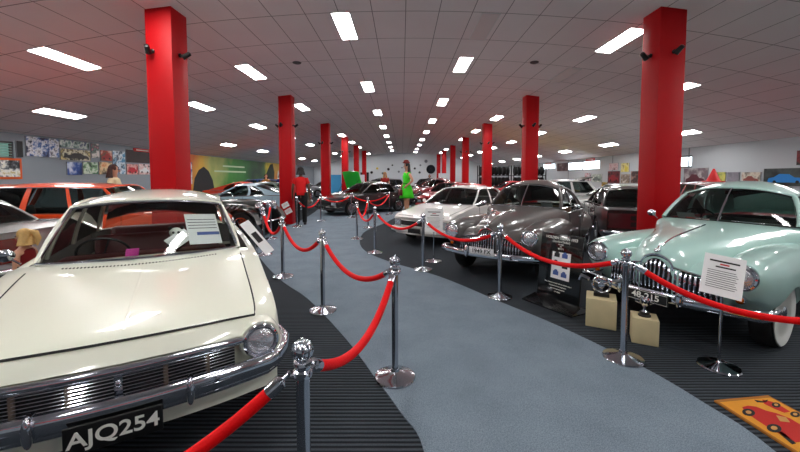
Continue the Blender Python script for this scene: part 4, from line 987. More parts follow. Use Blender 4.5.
FAR = [(WC, -6.9, 17.3, 178, 'olive', '4a5a4c', 'dark olive sedan behind the second left pillar'),
 (BLU, -8.7, 20.0, 4, 'orange_red', 'd84020', 'orange-red coupe in front of the mural, right of the near left pillar'),
 (ORG, -8.4, 23.7, 0, 'blue', '2a4a8a', 'dark blue wagon at the left wall beyond the pale blue coupe'),
 (WC, -8.2, 28.8, 4, 'grey', '7c7f82', 'mid grey sedan on the left side far down the hall'),
 (WC, -1.9, 20.3, 225, 'green', '12351c', 'dark green sedan with raised bright green bonnet'),
 (BK, -6.9, 32.5, 190, 'black', '101012', 'black sedan left of the fifth left pillar'),
 (ORG, -1.6, 26.8, 235, 'dark_blue', '20283a', 'navy wagon beyond the dark green sedan'),
 (BLU, 2.6, 14.3, 235, 'red', 'd01020', 'bright red coupe behind the white sedan'),
 (WC, 2.5, 18.3, 240, 'cherry', '9c1018', 'cherry red sedan with black glass by the third right pillar'),
 (GY, 2.2, 21.7, 235, 'wine', '701018', 'wine red rounded vintage car behind the green dress'),
 (BLU, 2.2, 25.2, 235, 'brick', 'a82a20', 'brick red coupe in the middle distance'),
 (BK, 2.3, 29.0, 240, 'black', '101012', 'black sedan by the fourth right pillar'),
 (GY, -1.9, 30.9, 235, 'olive', '8c9a28', 'lime olive vintage car in front of the far wall'),
 (ORG, 2.4, 34.6, 235, 'maroon', '5c0a16', 'maroon wagon near the far wall'),
 (WC, -2.4, 35.5, 235, 'tan', 'a09078', 'tan sedan near the far wall'),
 (WC, 8.1, 13.3, 172, 'pearl', 'c9cfcc', 'pearl grey sedan between the grey vintage car and the maroon-tailed sedan'),
 (ORG, 6.6, 16.5, 175, 'sil', 'c2c4c4', 'silver wagon behind the roof of the grey vintage car'),
 (WC, 7.6, 20.4, 182, 'yellow', 'e8c010', 'yellow sedan in front of the tyre racks'),
 (BLU, 7.2, 24.0, 185, 'red', 'd01020', 'red coupe in front of the tyre racks'),
 (WC, 9.2, 31.0, 190, 'white', 'eceae6', 'white sedan beyond the tyre racks')]
P_SRC = {'cream', 'mint', 'dark_grey', 'white', 'orange', 'silver', 'pale_blue', 'black', 'crimson'}
srcm = {MATS['paint_'+k] for k in P_SRC if 'paint_'+k in MATS}
made = []
for s, x, y, d, pn, pc, lb in FAR: made.append((rep(s, x, y, d, None, lb), pn, pc))
for o in bpy.data.objects:
    if o.parent: KIDS2.setdefault(o.parent.name, []).append(o)
for r, pn, pc in made: respray(r, srcm, PC(pn, pc))
gg = made[4][0]
m = mb(); m.sheet(lambda u, v: Vector((1.0+.32*v, -.72+1.44*u, .98+.92*v+.04*math.sin(PI*u))), 8, 6, .03); m.build('raised_bonnet', [PC('bright_green', '22e040')], gg)
m = mb(); [m.tube([(1.7, s*.6, .78), (1.2, s*.62, 1.5)], .01, 6) for s in (1, -1)]; m.build('bonnet_stay', [BLACK], gg)
# silver wagon's black roof scoop
m = mb(); m.sheet(lambda u, v: Vector((-1.4-.55*v, -.5+1.0*u, 1.47+.16*v)), 4, 4, .03); [m.box((-1.6, s*.4, 1.46), (.1, .03, .16)) for s in (1, -1)]; m.build('roof_spoiler', [BLACK], made[16][0])
# red cone on the crimson car's roof
t = thing('traffic_cone', 'small red cone standing on the roof of the crimson car', 'cone', (8.15, 9.3, 1.50)); m = mb(); m.lathe([(.15, .02), (.02, .34), (0, .345)], 24); m.build('cone_body', SIGNR, t); m = mb(); m.rbox((0, 0, .01), (.34, .34, .025), .01); m.build('base', SIGNR, t)

# ------------------------------------------------------------------ rope barriers
def stanchion(x, y, label, s=1.0):
    t = thing('stanchion', label, 'stanchion', (x, y, 0), 0, 'chrome rope barrier posts')
    if 'st' in proto:
        for q in proto['st']: c = q.copy(); C.objects.link(c); c.parent = t
        return t
    m = mb(); m.lathe([(.162, .006), (.165, .012), (.16, .022), (.12, .036), (.06, .05), (.034, .062), (.03, .08)], 40); a = m.build('base_plate', STEEL, t)
    m = mb(); m.lathe([(.026, .06), (.026, .86)], 24); b = m.build('pole', STEEL, t)
    m = mb(); m.lathe([(.027, .845), (.036, .85), (.038, .862), (.036, .874), (.030, .88), (.030, .892), (.036, .9), (.034, .91), (.02, .92)], 24)
    for k in range(4): a_ = PI/2*k+PI/4; m.tube([(.03*math.cos(a_), .03*math.sin(a_), .868), (.055*math.cos(a_), .055*math.sin(a_), .872), (.058*math.cos(a_), .058*math.sin(a_), .89)], .006, 6)
    c = m.build('rope_collar', CHROME, t)
    m = mb(); 
    m.lathe([(.016, .915), (.018, .922)]+[(.040*math.sin(PI*(.1+.8*i/10)), .952-.038*math.cos(PI*(.1+.8*i/10))) for i in range(11)]+[(.008, .993), (.006, 1.0), (0, 1.003)], 20)
    for k in range(10): a_ = 2*PI*k/10; m.tube([(.041*math.sin(PI*f)*math.cos(a_), .041*math.sin(PI*f)*math.sin(a_), .952-.038*math.cos(PI*f)) for f in (.15, .3, .5, .7, .85)], .004, 4)
    d = m.build('finial', CHROME, t); proto['st'] = (a, b, c, d); return t
def rope(p, q, sag, label, r=.024, h=.872):
    p = Vector((p[0], p[1], h)); q = Vector((q[0], q[1], h)); d = (q-p); dn = d.normalized(); p = p+dn*.05; q = q-dn*.05; t = thing('barrier_rope', label, 'rope', p, 0, 'red velvet barrier ropes')
    P = [p.lerp(q, i/80)-p+Vector((0, 0, -4*sag*(i/80)*(1-i/80))) for i in range(81)]
    L_ = d.length; k = max(1, round(80*.075/L_))
    m = mb(); m.tube(P[k:81-k], r, 14); m.build('cord', ROPE, t)
    for e in (P[:k+1], P[::-1][:k+1]):
        a, b = e[0], e[-1]; m = mb(); m.tube([a, a.lerp(b, .35), a.lerp(b, .45), a.lerp(b, .5), b, b.lerp(a, -.25)], [.007, .008, .02, .027, .028, .026], 12); m.build('ferrule', CHROME, t)
def st_at(px, py): v = at(px, py); return (v.x, v.y)
S = {}
def ST(k, pos, label): S[k] = pos; stanchion(pos[0], pos[1], label)
ST('a', (-.385, 1.34), 'chrome post nearest the camera, in front of the cream sedan')
ST('z', (-1.95, .62), 'chrome post outside the left frame edge in front of the cream sedan')
ST('b', st_at(395, 378), 'chrome post with domed base, second nearest on the left barrier')
ST('c', st_at(323, 311), 'chrome post on the left barrier beside the cream sedan bonnet')
ST('d', st_at(283, 277), 'chrome post on the left barrier beside the cream sedan windscreen')
ST('e', st_at(264, 255), 'chrome post beside the open roadster, nearer one')
ST('f', st_at(271, 239), 'chrome post beside the open roadster, farther one')
ST('g', (-3.42, 11.5), 'chrome post in front of the red shirted figure')
ST('h', st_at(321, 221), 'chrome post in front of the black sedan nose')
ST('i', (-2.02, 14.1), 'chrome post beside the black sedan front wheel')
ST('j', (-.55, 15.3), 'chrome post near the rear of the black sedan')
ST('p', st_at(623, 359), 'chrome post in front of the mint green sedan grille')
ST('q', (3.15, 1.95), 'chrome post outside the right frame edge')
ST('r', st_at(499.5, 297), 'chrome post in front of the dark grey vintage sedan')
ST('s', st_at(423, 270), 'chrome post in front of the white sedan')
ST('t', st_at(375, 253), 'chrome post left of the white sedan nose, nearest of the aisle corner')
ST('u', st_at(357, 239), 'chrome post at the left of the aisle corner')
ST('v', st_at(368, 228), 'chrome post at the back of the aisle corner')
for a, b, sg, lb in (('z', 'a', .33, 'red rope crossing the bottom edge in front of the cream sedan'), ('a', 'b', .22, 'bright red rope between the two nearest chrome posts'),
    ('b', 'c', .23, 'red rope sagging over the blue carpet beside the cream sedan bonnet'), ('c', 'd', .26, 'red rope beside the cream sedan windscreen'), ('d', 'e', .28, 'red rope from the windscreen post towards the roadster'),
    ('e', 'f', .25, 'red rope beside the open roadster'), ('g', 'h', .3, 'red rope in front of the red shirted figure'), ('h', 'i', .2, 'red rope in front of the black sedan nose'), ('i', 'j', .25, 'red rope along the black sedan side'),
    ('p', 'q', .25, 'bright red rope running past the mint green sedan to the right edge'), ('r', 'p', .19, 'red rope in front of the black sign board'), ('s', 'r', .21, 'red rope in front of the dark grey vintage sedan grille'),
    ('t', 's', .24, 'red rope in front of the white sedan bonnet'), ('u', 't', .28, 'red rope at the aisle corner, nearer loop'), ('u', 'v', .38, 'red rope at the aisle corner, farther loop'), ('v', 'j', .3, 'red rope from the aisle corner to the black sedan rear')):
    rope(S[a], S[b], sg, lb)

# ------------------------------------------------------------------ signs, stands, trophies, mat
def lines(name, parent, M0, rows, m_):
    """rows: (x0, x1, y, h) printed strokes"""
    m = mb(); 
    for x0, x1, y, h in rows: m.box(((x0+x1)/2, y, .0006), (x1-x0, h, .0012))
    o = m.build(name, m_, parent); o.matrix_local = M0; return o
def sheet_obj(name, label, cat, M, w, h, parent=None, th=.003, m_=PAPER):
    m = mb(); m.box((0, 0, 0), (w, h, th))
    t = thing(name, label, cat); t.matrix_world = M; m.build('paper', m_, t); return t
def sign_stand(loc, hh, yaw, w, h, label, tilt=.25, roll=0., back=PAPER, inner=None):
    t = thing('sign_stand', label, 'sign', (loc[0], loc[1], 0), 0)
    m = mb(); m.lathe([(.15, .0), (.152, .01), (.145, .02), (.08, .03), (.02, .045), (.012, .06)], 32); m.build('base_plate', CHROME, t)
    m = mb(); m.tube([(0, 0, .04), (0, 0, hh-.1)], .011, 10); m.build('pole', STEEL, t)
    m = mb(); m.rbox((0, 0, hh-.12), (.03, .03, .07), .006); m.build('clamp', BLACK, t)
    M = Matrix.Translation((0, 0, hh)) @ Matrix.Rotation(yaw, 4, 'Z') @ Matrix.Rotation(PI/2-tilt, 4, 'X') @ Matrix.Rotation(roll, 4, 'Z')
    m = mb(); m.box((0, 0, -.004), (w, h, .006)); o = m.build('holder_board', back, t); o.matrix_local = M
    if inner is None:
        p = lines('heading', t, M, [(-w*.36, w*.36, h*.34, .014), (-w*.2, w*.28, h*.2, .012)], INK)
        lines('red_heading', t, M, [(-w*.1, w*.12, h*.27, .012)], REDINK)
        lines('body_text', t, M, [(-w*.38, w*(.3+.08*((i*37) % 5)/5), h*.1-i*h*.052, .004) for i in range(9)], INK)
    else:
        m = mb(); m.box((0, 0, .001), (w*inner[0], h*inner[1], .003)); o = m.build('inner_panel', BLACK, t); o.matrix_local = M
    return t
sign_stand((2.70, 2.95), .79, -.55, .27, .35, 'white information sheet on a chrome stand in front of the mint green sedan', .45, -.16)
sign_stand((.61, 6.75), .80, -.15, .34, .46, 'white information sheet on a stand in front of the white sedan', .3, 0)
sign_stand((-2.22, 5.4), .70, .75, .16, .62, 'tilted white and black sign beside the cream sedan windscreen', .6, .45, inner=(.55, .3))
# notices on pillar 2
for (dx, dz, r, lb) in ((-.02, .66, .5, 'upper tilted white notice on the second left pillar'), (.08, .45, .5, 'lower tilted white notice on the second left pillar')):
    M = Matrix.Translation((-3.98+dx, 12.143, dz)) @ Matrix.Rotation(PI/2, 4, 'X') @ Matrix.Rotation(r, 4, 'Z'); t = sheet_obj('notice', lb, 'notice', M, .24, .17)
    lines('notice_text', t, Matrix.Translation((0, 0, .002)), [(-.09, .09, .04-.03*i, .008) for i in range(3)], REDINK)
# black sign board
t = thing('sign_board', 'black floor-standing information board with white text on a wide foot', 'sign', (1.96, 4.43, 0), math.atan2(-.86, .50))
BW, BH = .60, .86
Mt = Matrix.Rotation(-.10, 4, 'X'); gloss = mat('gloss_black', (.025, .025, .03), .15, coat=.6)
m = mb(); m.rbox((0, 0, .04+BH/2), (BW, .02, BH), .006); o = m.build('board', gloss, t); o.matrix_local = Mt
m = mb(); m.add([(-.36, -.22, 0), (.36, -.22, 0), (.36, .2, 0), (-.36, .2, 0), (-.36, -.22, .015), (.36, -.22, .015), (.34, 0, .07), (-.34, 0, .07), (.36, .2, .015), (-.36, .2, .015)],
    [(0, 3, 2, 1), (0, 1, 5, 4), (4, 5, 6, 7), (7, 6, 8, 9), (9, 8, 2, 3), (1, 2, 8, 6, 5), (0, 4, 7, 9, 3)]); m.build('foot', gloss, t, angle=10)
def bt(s, size, z, x=0., bold=0.): text_mesh('lettering', s, size, WHITEP, t, Mt @ frame((x, -.0115, z), (1, 0, 0), (0, 0, 1)), .001, bold=bold)
bt('HOLDEN SEDAN 1953', .046, .845, bold=.001); bt('(Standard Sedan)', .036, .80); bt('MODEL', .024, .765); bt('SIX', .022, .74); bt('48/215', .030, .712)
m = mb(); m.box((.02, -.013, .50), (.26, .004, .34)); o = m.build('photo_sheet', PAPER, t); o.matrix_local = Mt
for i, (x, z, cm) in enumerate(((-.04, .63, INK), (.07, .63, BLUEINK), (-.05, .52, INK), (.08, .50, INK), (-.04, .40, BLUEINK), (.075, .39, BLUEINK))):
    m = mb(); m.box((x, -.0165, z), (.075, .003, .05)); m.ball((x, -.0165, z+.03), (.025, .002, .018), 10, 6); o = m.build('small_photo', cm, t); o.matrix_local = Mt
for i in range(4): bt(['First production model with six cylinder engine', 'Independent front suspension', 'and three speed gearbox', 'On display'][i], .020, .27-.035*i, 0)
# timber blocks with trophies
WOOD = mat('pale_timber', (.80, .74, .58), .7, noise=.12, nscale=9)
def block(x, y, rz, w, h, label): m = mb(); m.rbox((0, 0, h/2), (w, w, h), .006); o = m.build('timber_block', WOOD, loc=(x, y, 0), rot=(0, 0, rz)); return tag(o, label, 'plinth')
block(2.2, 3.86, -.5, .29, .31, 'larger pale timber block in front of the mint green sedan, left one')
block(2.40, 3.45, -.5, .22, .25, 'smaller pale timber block in front of the mint green sedan plate')
t = thing('trophy', 'silver round wheel trophy on the larger timber block', 'trophy', (2.2, 3.86, .31), -.5)
m = mb(); m.rbox((0, 0, .018), (.15, .09, .036), .006); m.build('plinth', BLACK, t)
m = mb(); M = Matrix.Rotation(PI/2, 3, 'X'); m.tube([Vector((.085*math.cos(a), 0, .125+.085*math.sin(a))) for a in [2*PI*i/28 for i in range(28)]], .013, 8, True); m.lathe([(.035, -.02), (.035, .02), (0, .03)], 20, M, (0, 0, .125)); [m.tube([(0, 0, .125), (.085*math.cos(a), 0, .125+.085*math.sin(a))], .009, 6) for a in (PI/6, 5*PI/6, 1.5*PI)]
m.tube([(-.12, 0, .17), (-.2, 0, .2), (-.22, 0, .15)], [.02, .03, .012], 8); m.tube([(.1, 0, .17), (.2, 0, .2), (.23, 0, .16)], [.02, .03, .012], 8); m.build('emblem', CHROME, t)
t = thing('trophy', 'small two-handled cup trophy on the smaller timber block', 'trophy', (2.40, 3.45, .25), -.5)
m = mb(); m.lathe([(.055, 0), (.055, .012), (.045, .02), (.045, .04), (.03, .045)], 20); m.build('plinth', BLACK, t)
m = mb(); m.lathe([(.03, .045), (.012, .06), (.009, .085), (.02, .10), (.04, .12), (.048, .16), (.05, .17), (.045, .168), (.03, .13), (0, .12)], 24); m.build('cup', CHROME, t)
for s in (1, -1): m = mb(); m.tube([(s*.045, 0, .155), (s*.075, 0, .16), (s*.08, 0, .135), (s*.04, 0, .12)], .005, 6); m.build('handle', CHROME, t)
# floor mat with the red racing car
c0, c1, c2 = at(714, 403), at(768, 396.5), at(800, 460)
ux = (c1-c0); w_ = 0.86; u_ = Vector((1, .12, 0)).normalized(); v_ = Vector((.12, -1, 0)).normalized()
c0 = at(714, 402); u_ = (at(768, 397)-c0); W_ = u_.length; u_.normalize(); e_ = (at(792, 452)-c0); v_ = e_.normalized()
t = thing('floor_mat', 'yellow floor mat picturing a red vintage racing car, bottom right corner', 'mat'); t.location = c0
H_ = 1.15
def mp(a, b, z=.0): p = u_*(a*W_*1.0)+v_*(b*H_)+Vector((0, 0, z)); return p
YEL = mat('mat_yellow', (.82, .55, .10), .8, noise=.1, nscale=30); YEL2 = mat('mat_border', (.62, .38, .08), .8)
m = mb(); m.add([mp(0, 0, .002), mp(1, 0, .002), mp(1, 1, .002), mp(0, 1, .002), mp(0, 0, .014), mp(1, 0, .014), mp(1, 1, .014), mp(0, 1, .014)], [(0, 3, 2, 1), (4, 5, 6, 7), (0, 1, 5, 4), (1, 2, 6, 5), (2, 3, 7, 6), (3, 0, 4, 7)]); m.build('mat_base', YEL2, t)
def flat(name, P, z, m_):
    m = mb(); k = len(P); m.add([mp(a, b, z) for a, b in P]+[mp(a, b, z+.0015) for a, b in P], [tuple(range(k)), tuple(range(k, 2*k))]+[(i, (i+1) % k, k+(i+1) % k, k+i) for i in range(k)]); return m.build(name, m_, t)
flat('yellow_field', [(.035, .025), (.965, .025), (.965, .975), (.035, .975)], .0145, YEL)
MR = mat('mat_red', (.72, .10, .06), .8); MK = mat('mat_black', (.06, .05, .05), .8); MG = mat('mat_tan', (.75, .55, .3), .8)
def fl(name, P, z, m_):
    Q = [at(*p) for p in P]; m = mb(); k = len(Q); m.add([(q.x-c0.x, q.y-c0.y, z) for q in Q]+[(q.x-c0.x, q.y-c0.y, z+.0015) for q in Q], [tuple(range(k)), tuple(range(k, 2*k))]+[(i, (i+1) % k, k+(i+1) % k, k+i) for i in range(k)]); m.build(name, m_, t)
def el(cx, cy, rx, ry, n=18): return [(cx+rx*math.cos(2*PI*i/n), cy+ry*math.sin(2*PI*i/n)+.5*rx*math.cos(2*PI*i/n)*.25) for i in range(n)]
fl('red_car_body', [(742, 409.5), (748, 408), (756, 409), (766, 413), (776, 415.5), (790, 421), (800, 427), (808, 436), (806, 444), (796, 445), (784, 439), (770, 431), (756, 422), (745, 414)], .0162, MR)
fl('printed_front_axle', [(762, 402), (772, 404), (782, 409), (790, 414), (784, 415), (774, 411), (764, 406)], .0162, MR)
for x, y, r in ((748.5, 415, 6.5), (774, 431, 7.5), (776, 407.5, 4.5), (795, 417, 5)): fl('printed_wheel', el(x, y, r, r*.55), .0178, MK); fl('printed_wheel_hub', el(x, y, r*.45, r*.25), .0194, MG)
fl('printed_cockpit', [(776, 418), (786, 420), (790, 425), (780, 424)], .0178, MG)
fl('printed_flag', [(754, 402), (762, 403.5), (768, 402), (766, 405), (757, 404.5)], .0162, MK)
fl('printed_shadow', [(778, 435), (782, 434), (796, 446), (792, 447)], .0162, MK)
# items in and on the cream sedan
EM = EH.matrix_basis.copy() if False else (Matrix.Translation(EH.location) @ Matrix.Rotation(EH.rotation_euler.z, 4, 'Z'))
def in_eh(x, y, z): return EM @ Vector((x, y, z))
def onglass(q, t_, off, w, h, roll, name, label, cat, m_=PAPER):
    c = W_eh(q, t_, off); r = (W_eh(q+.05, t_, off)-c).normalized(); u = (W_eh(q, t_+.1, off)-c).normalized(); M = EM @ frame(c, r, u) @ Matrix.Rotation(roll, 4, 'Z'); return sheet_obj(name, label, cat, M, w, h, m_=m_)
t = onglass(.64, .42, -.04, .27, .36, -.03, 'information_sheet', 'white information sheet behind the cream sedan windscreen', 'paper sheet')
lines('sheet_text', t, Matrix.Translation((0, 0, .002)), [(-.12, .12, .11-.035*i, .006) for i in range(4)], INK); lines('sheet_photo', t, Matrix.Translation((0, 0, .002)), [(-.06, .13, -.06, .035)], BLUEINK)
onglass(.34, .26, -.06, .20, .13, .65, 'folded_leaflet', 'small tilted white leaflet left of the information sheet', 'leaflet')
onglass(-.15, .10, -.05, .09, .07, 0, 'pink_tag', 'small pink tag low behind the cream sedan windscreen', 'tag', mat('pink', (.8, .2, .6), .6))
pt = thing('plush_toy', 'small black and white plush toy on the cream sedan dashboard', 'toy', in_eh(.70, .20, .965), EH.rotation_euler.z)
m = mb(); m.ball((0, 0, .06), (.05, .06, .065)); m.build('body', BLACK, pt); m = mb(); m.ball((0, 0, .155), (.05, .055, .045)); m.build('head', WHITEP, pt)
for s in (1, -1): m = mb(); m.ball((0, s*.045, .195), .018); m.build('ear', BLACK, pt); m = mb(); m.ball((.045, s*.02, .16), .011, 10, 8); m.build('eye', BLACK, pt); m = mb(); m.ball((.035, s*.055, .05), (.04, .018, .02)); m.build('arm', BLACK, pt)
# sticker sheets on the other windscreens
for car, x, y, z, lb, c in ((MT, .70, -.42, 1.10, 'white card behind the mint green sedan windscreen', PAPER), (GY, .70, .40, 1.10, 'white card behind the dark grey sedan windscreen', PAPER)):
    M = Matrix.Translation(car.location) @ Matrix.Rotation(car.rotation_euler.z, 4, 'Z') @ Matrix.Translation((x-.30, y, z)) @ Matrix.Rotation(-.9, 4, 'Y') @ Matrix.Rotation(PI/2, 4, 'Z'); M = M
    t = sheet_obj('display_card', lb, 'card', M, .2, .1)

# ------------------------------------------------------------------ figures
def figure(label, loc, deg, H, skin, hair, outfit, hands='down', cat='person', name='person', long_hair=.25, group=None, pony=False):
    t = thing(name, label, cat, loc, math.radians(deg), group); k = H/1.75; t.scale = (k, k, k)
    V = []; E = []; R = []
    def v(p, r, par=None):
        V.append(p); R.append(r if isinstance(r, tuple) else (r, r)); i = len(V)-1
        if par is not None: E.append((par, i))
        return i
    pel = v((0, 0, .95), (.14, .105)); sp = v((.01, 0, 1.12), (.115, .09), pel); ch = v((0, 0, 1.30), (.14, .10), sp); nb = v((0, 0, 1.43), (.07, .06), ch)
    nk = v((.01, 0, 1.50), .048, nb); hd = v((.02, 0, 1.575), (.07, .078), nk); h2 = v((.015, 0, 1.65), (.078, .09), hd); v((.01, 0, 1.71), (.055, .065), h2)
    for s in (1, -1):
        hp = v((0, s*.09, .88), .09, pel); kn = v((.015, s*.10, .50), .058, hp); an = v((-.01, s*.10, .09), .038, kn); v((.08, s*.11, .04), .035, an) ; v((.15, s*.115, .03), .028, len(V)-1)
        sh = v((0, s*.175, 1.39), .056, ch)
        if hands == 'hips': el, wr, dr = (-.06, s*.36, 1.17), (.06, s*.21, 1.03), (.05, -s*.02, -.05)
        elif hands == 'front': el, wr, dr = (-.02, s*.24, 1.12), (.2, s*.10, 1.05), (.07, -s*.02, -.02)
        else: el, wr, dr = (-.02, s*.235, 1.12), (.04, s*.25, .87), (.01, 0, -.07)
        e_ = v(el, .042, sh); w_ = v(wr, .028, e_); pm = v(tuple(a+b for a, b in zip(wr, dr)), (.034, .02), w_)
        d = Vector(dr).normalized(); sd = d.cross(Vector((0, 1, 0))).normalized() if abs(d.y) < .9 else Vector((1, 0, 0))
        for f in range(4):
            b = Vector(V[pm])+sd*(.022-.0145*f)+d*.02; l = (.05, .06, .055, .042)[f]; a1 = v(tuple(b), .009, pm); a2 = v(tuple(b+d*l*.55), .0085, a1); v(tuple(b+d*l+Vector((0, -s*.015, 0))), .007, a2)
        b = Vector(V[w_])+sd*.03+d*.03; a1 = v(tuple(b), .011, w_); v(tuple(b+sd*.02+d*.03), .009, a1)
    me = bpy.data.meshes.new('body'); me.from_pydata(V, E, []); o = bpy.data.objects.new('body', me); C.objects.link(o); o.parent = t
    md = o.modifiers.new('skin', 'SKIN'); md.use_smooth_shade = True
    for i, r in enumerate(R): me.skin_vertices[0].data[i].radius = r
    me.skin_vertices[0].data[0].use_root = True
    sb = o.modifiers.new('sub', 'SUBSURF'); sb.levels = 1; sb.render_levels = 1
    me.materials.append(skin)
    # face
    m = mb(); m.ball((.105, 0, 1.595), (.018, .012, .02), 10, 8); m.build('nose', skin, t)
    for s in (1, -1): m = mb(); m.ball((.092, s*.03, 1.622), (.010, .013, .008), 10, 8); m.build('eye', INK, t); m = mb(); m.ball((.01, s*.083, 1.605), (.018, .01, .028), 10, 8); m.build('ear', skin, t)
    m = mb(); m.ball((.092, 0, 1.557), (.008, .022, .007), 10, 6); m.build('mouth', mat('lips', (.65, .25, .25), .5), t)
    m = mb(); m.grid(lambda u, v_: (lambda a, z: Vector((-.005+(.094+.004*math.sin(9*a))*math.cos(a)*math.sin(z), (.094+.004*math.sin(7*a))*math.sin(a)*math.sin(z), 1.655+.095*math.cos(z))))(PI*.22+u*PI*1.56, v_*PI*.66), 40, 16)
    if long_hair:
        m.grid(lambda u, v_: (lambda a: Vector((-.01+(.085+.045*v_+.012*math.sin(8*a+5*v_))*math.cos(a), (.09+.05*v_)*math.sin(a), 1.66-v_*(long_hair+.1))))(PI*.42+u*PI*1.16), 32, 12)
    if pony: m.tube([(-.08, 0, 1.70), (-.15, 0, 1.68), (-.19, 0, 1.58), (-.17, 0, 1.46)], [.03, .045, .04, .01], 10)
    hr = m.build('hair', hair, t, angle=60); ms = hr.modifiers.new('solid', 'SOLIDIFY'); ms.thickness = .012
    def garment(nm, rings, m_, seg=20):
        m = mb(); vs = []
        for z, rx, ry, cx, cy in rings:
            for j in range(seg): a = 2*PI*j/seg; vs.append((cx+rx*math.cos(a), cy+ry*math.sin(a), z))
        m.add(vs, [(i*seg+j, i*seg+(j+1) % seg, (i+1)*seg+(j+1) % seg, (i+1)*seg+j) for i in range(len(rings)-1) for j in range(seg)])
        g = m.build(nm, m_, t, angle=70); q = g.modifiers.new('solid', 'SOLIDIFY'); q.thickness = .006; return g
    kind, c1, c2 = outfit
    def sleeves(m_, frac=.6):
        for s in (1, -1):
            a = Vector((0, s*.14, 1.40)); b = Vector((-.01, s*.215, 1.24)); m = mb(); m.tube([a, a.lerp(b, .3), b], [.065, .066, .062], 12); m.build('sleeve', m_, t)
    if kind == 'dress':
        garment('dress', [(1.42, .075, .10, 0, 0), (1.38, .10, .16, 0, 0), (1.30, .125, .165, .01, 0), (1.15, .11, .135, .01, 0), (1.07, .105, .13, .01, 0), (.95, .15, .19, 0, 0), (.78, .19, .235, 0, 0), (.62, .23, .27, 0, 0)], c1)
        if H > 1.3: sleeves(c1)
        garment('belt', [(1.10, .118, .143, .01, 0), (1.05, .118, .143, .01, 0)], c2)
    else:
        garment('shirt', [(1.45, .065, .075, 0, 0), (1.41, .09, .16, 0, 0), (1.30, .13, .175, 0, 0), (1.12, .12, .15, 0, 0), (.98, .13, .165, 0, 0), (.90, .135, .175, 0, 0)], c1); sleeves(c1)
        garment('belt', [(.97, .12, .155, 0, 0), (.93, .125, .16, 0, 0)], BLACK)
        m = mb()
        for s in (1, -1): m.tube([(0, s*.07, .97), (0, s*.09, .86), (.015, s*.10, .5), (-.01, s*.10, .08)], [.105, .108, .078, .065], 14)
        m.build('trousers', c2, t, angle=60)
    for s in (1, -1): m = mb(); m.ball((.05, s*.11, .035), (.13, .05, .04)); m.ball((-.03, s*.105, .06), (.06, .045, .06)); m.build('shoe', BLACK, t)
    return t
SK = mat('skin', (.80, .58, .47), .5); SKD = mat('skin_dark', (.42, .27, .2), .5); HB = mat('hair_dark', (.05, .03, .03), .55); HBR = mat('hair_brown', (.22, .10, .06), .55); HBL = mat('hair_blond', (.85, .68, .42), .55, noise=.2, nscale=40); HR = mat('hair_red', (.5, .08, .05), .6)
cloth = lambda n, c: mat('cloth_'+n, c, .85, noise=.08, nscale=60)
figure('figure in a red shirt and black trousers standing by the second left pillar', (-3.42, 12.0, 0), 100, 1.97, SKD, HB, ('shirt', cloth('red', (.85, .05, .06)), cloth('black', (.03, .03, .035))), 'down', 'person', long_hair=.05)
gd = figure('mannequin in a bright green dress and dark long hair near the white sedan', (.17, 12.3, .22), 200, 1.92, SK, HB, ('dress', cloth('green', (.25, .85, .12)), cloth('dgreen', (.15, .6, .1))), 'hips', 'mannequin', 'mannequin', .3)
m = mb(); m.ball((.02, 0, 1.735), (.12, .12, .035)); m.ball((.02, 0, 1.775), (.085, .085, .05)); m.build('hat', HR, gd)
m = mb(); m.rbox((.22, 0, .80), (.08, .26, .2), .04); m.tube([(.22, -.1, .9), (.2, -.14, 1.0), (.2, .14, 1.0), (.22, .1, .9)], .008, 6); m.build('handbag', MAROON, gd)
m = mb(); m.lathe([(.3, 0), (.3, .2), (.28, .22), (0, .22)], 28, None, (.17, 12.3, 0)); tag(m.build('plinth', mat('plinth_grey', (.4, .4, .42), .6)), 'low round grey plinth under the mannequin in the green dress', 'plinth')
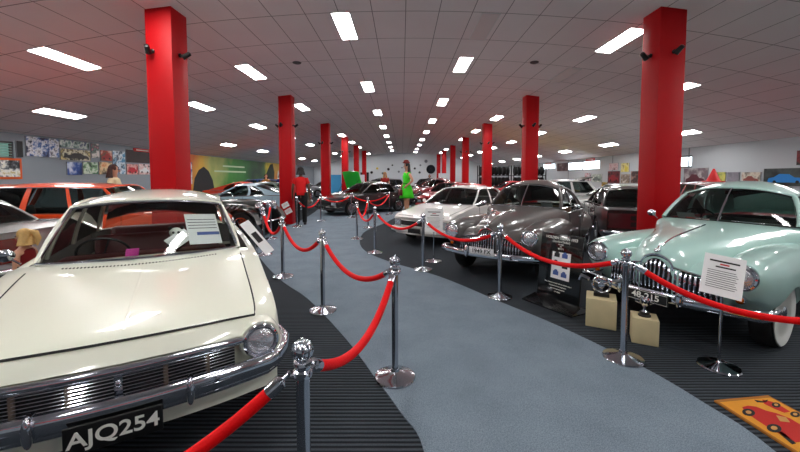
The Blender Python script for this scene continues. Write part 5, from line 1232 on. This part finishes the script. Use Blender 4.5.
figure('child-sized mannequin with blond ponytail in a dark red dress beside the cream sedan', (-3.86, 3.60, 0), 195, 1.10, SK, HBL, ('dress', cloth('dark_red', (.5, .03, .06)), cloth('dark_red2', (.4, .02, .05))), 'down', 'mannequin', 'mannequin', .08, pony=True)
figure('person with thick dark hair and a cream top behind the orange wagon', (-7.25, 8.95, 0), 20, 1.95, SK, HBR, ('shirt', cloth('cream', (.85, .8, .65)), cloth('navy', (.08, .1, .2))), 'down', long_hair=.12)
figure('person in a tan top standing in front of the mural, left of a pair', (-8.3, 21.7, 0), -60, 1.82, SK, HBR, ('shirt', cloth('tan', (.6, .42, .15)), cloth('navy', (.08, .1, .2))), 'front', long_hair=.1)
figure('person in a dark blue top standing in front of the mural, right of a pair', (-7.5, 21.9, 0), -100, 1.84, SK, HB, ('shirt', cloth('blue', (.12, .16, .4)), cloth('black', (.03, .03, .035))), 'front', long_hair=.05)
figure('person in white standing beside the mural near the second left pillar', (-8.0, 25.9, 0), -90, 1.75, SK, HBR, ('shirt', cloth('white', (.85, .85, .88)), cloth('grey', (.4, .4, .45))), 'down', long_hair=.05)
figure('costumed figure with yellow and red headwear at the far left of the centre', (-1.1, 23.0, 0), -90, 1.95, SK, mat('hair_yellow', (.85, .6, .1), .6), ('dress', cloth('redgreen', (.6, .1, .08)), cloth('gold', (.7, .5, .1))), 'down', 'mannequin', 'mannequin', .2)
figure('far person in dark clothes in front of the far wall', (2.9, 37.4, 0), -90, 1.9, SK, HB, ('shirt', cloth('dk', (.06, .06, .08)), cloth('black', (.03, .03, .035))), 'down', long_hair=.05)

# ------------------------------------------------------------------ light and colour
w = bpy.data.worlds.new('world'); sc.world = w; w.use_nodes = True; w.node_tree.nodes['Background'].inputs[0].default_value = (.6, .68, .8, 1); w.node_tree.nodes['Background'].inputs[1].default_value = .6
sc.view_settings.view_transform = 'Standard'; sc.view_settings.look = 'None'; sc.view_settings.exposure = .55; sc.view_settings.gamma = 1; sc.view_settings.use_curve_mapping = False
sc.cycles.use_denoising = True
sc.cycles.max_bounces = 8; sc.cycles.diffuse_bounces = 4; sc.cycles.glossy_bounces = 4; sc.cycles.transparent_max_bounces = 16; sc.cycles.sample_clamp_indirect = 8
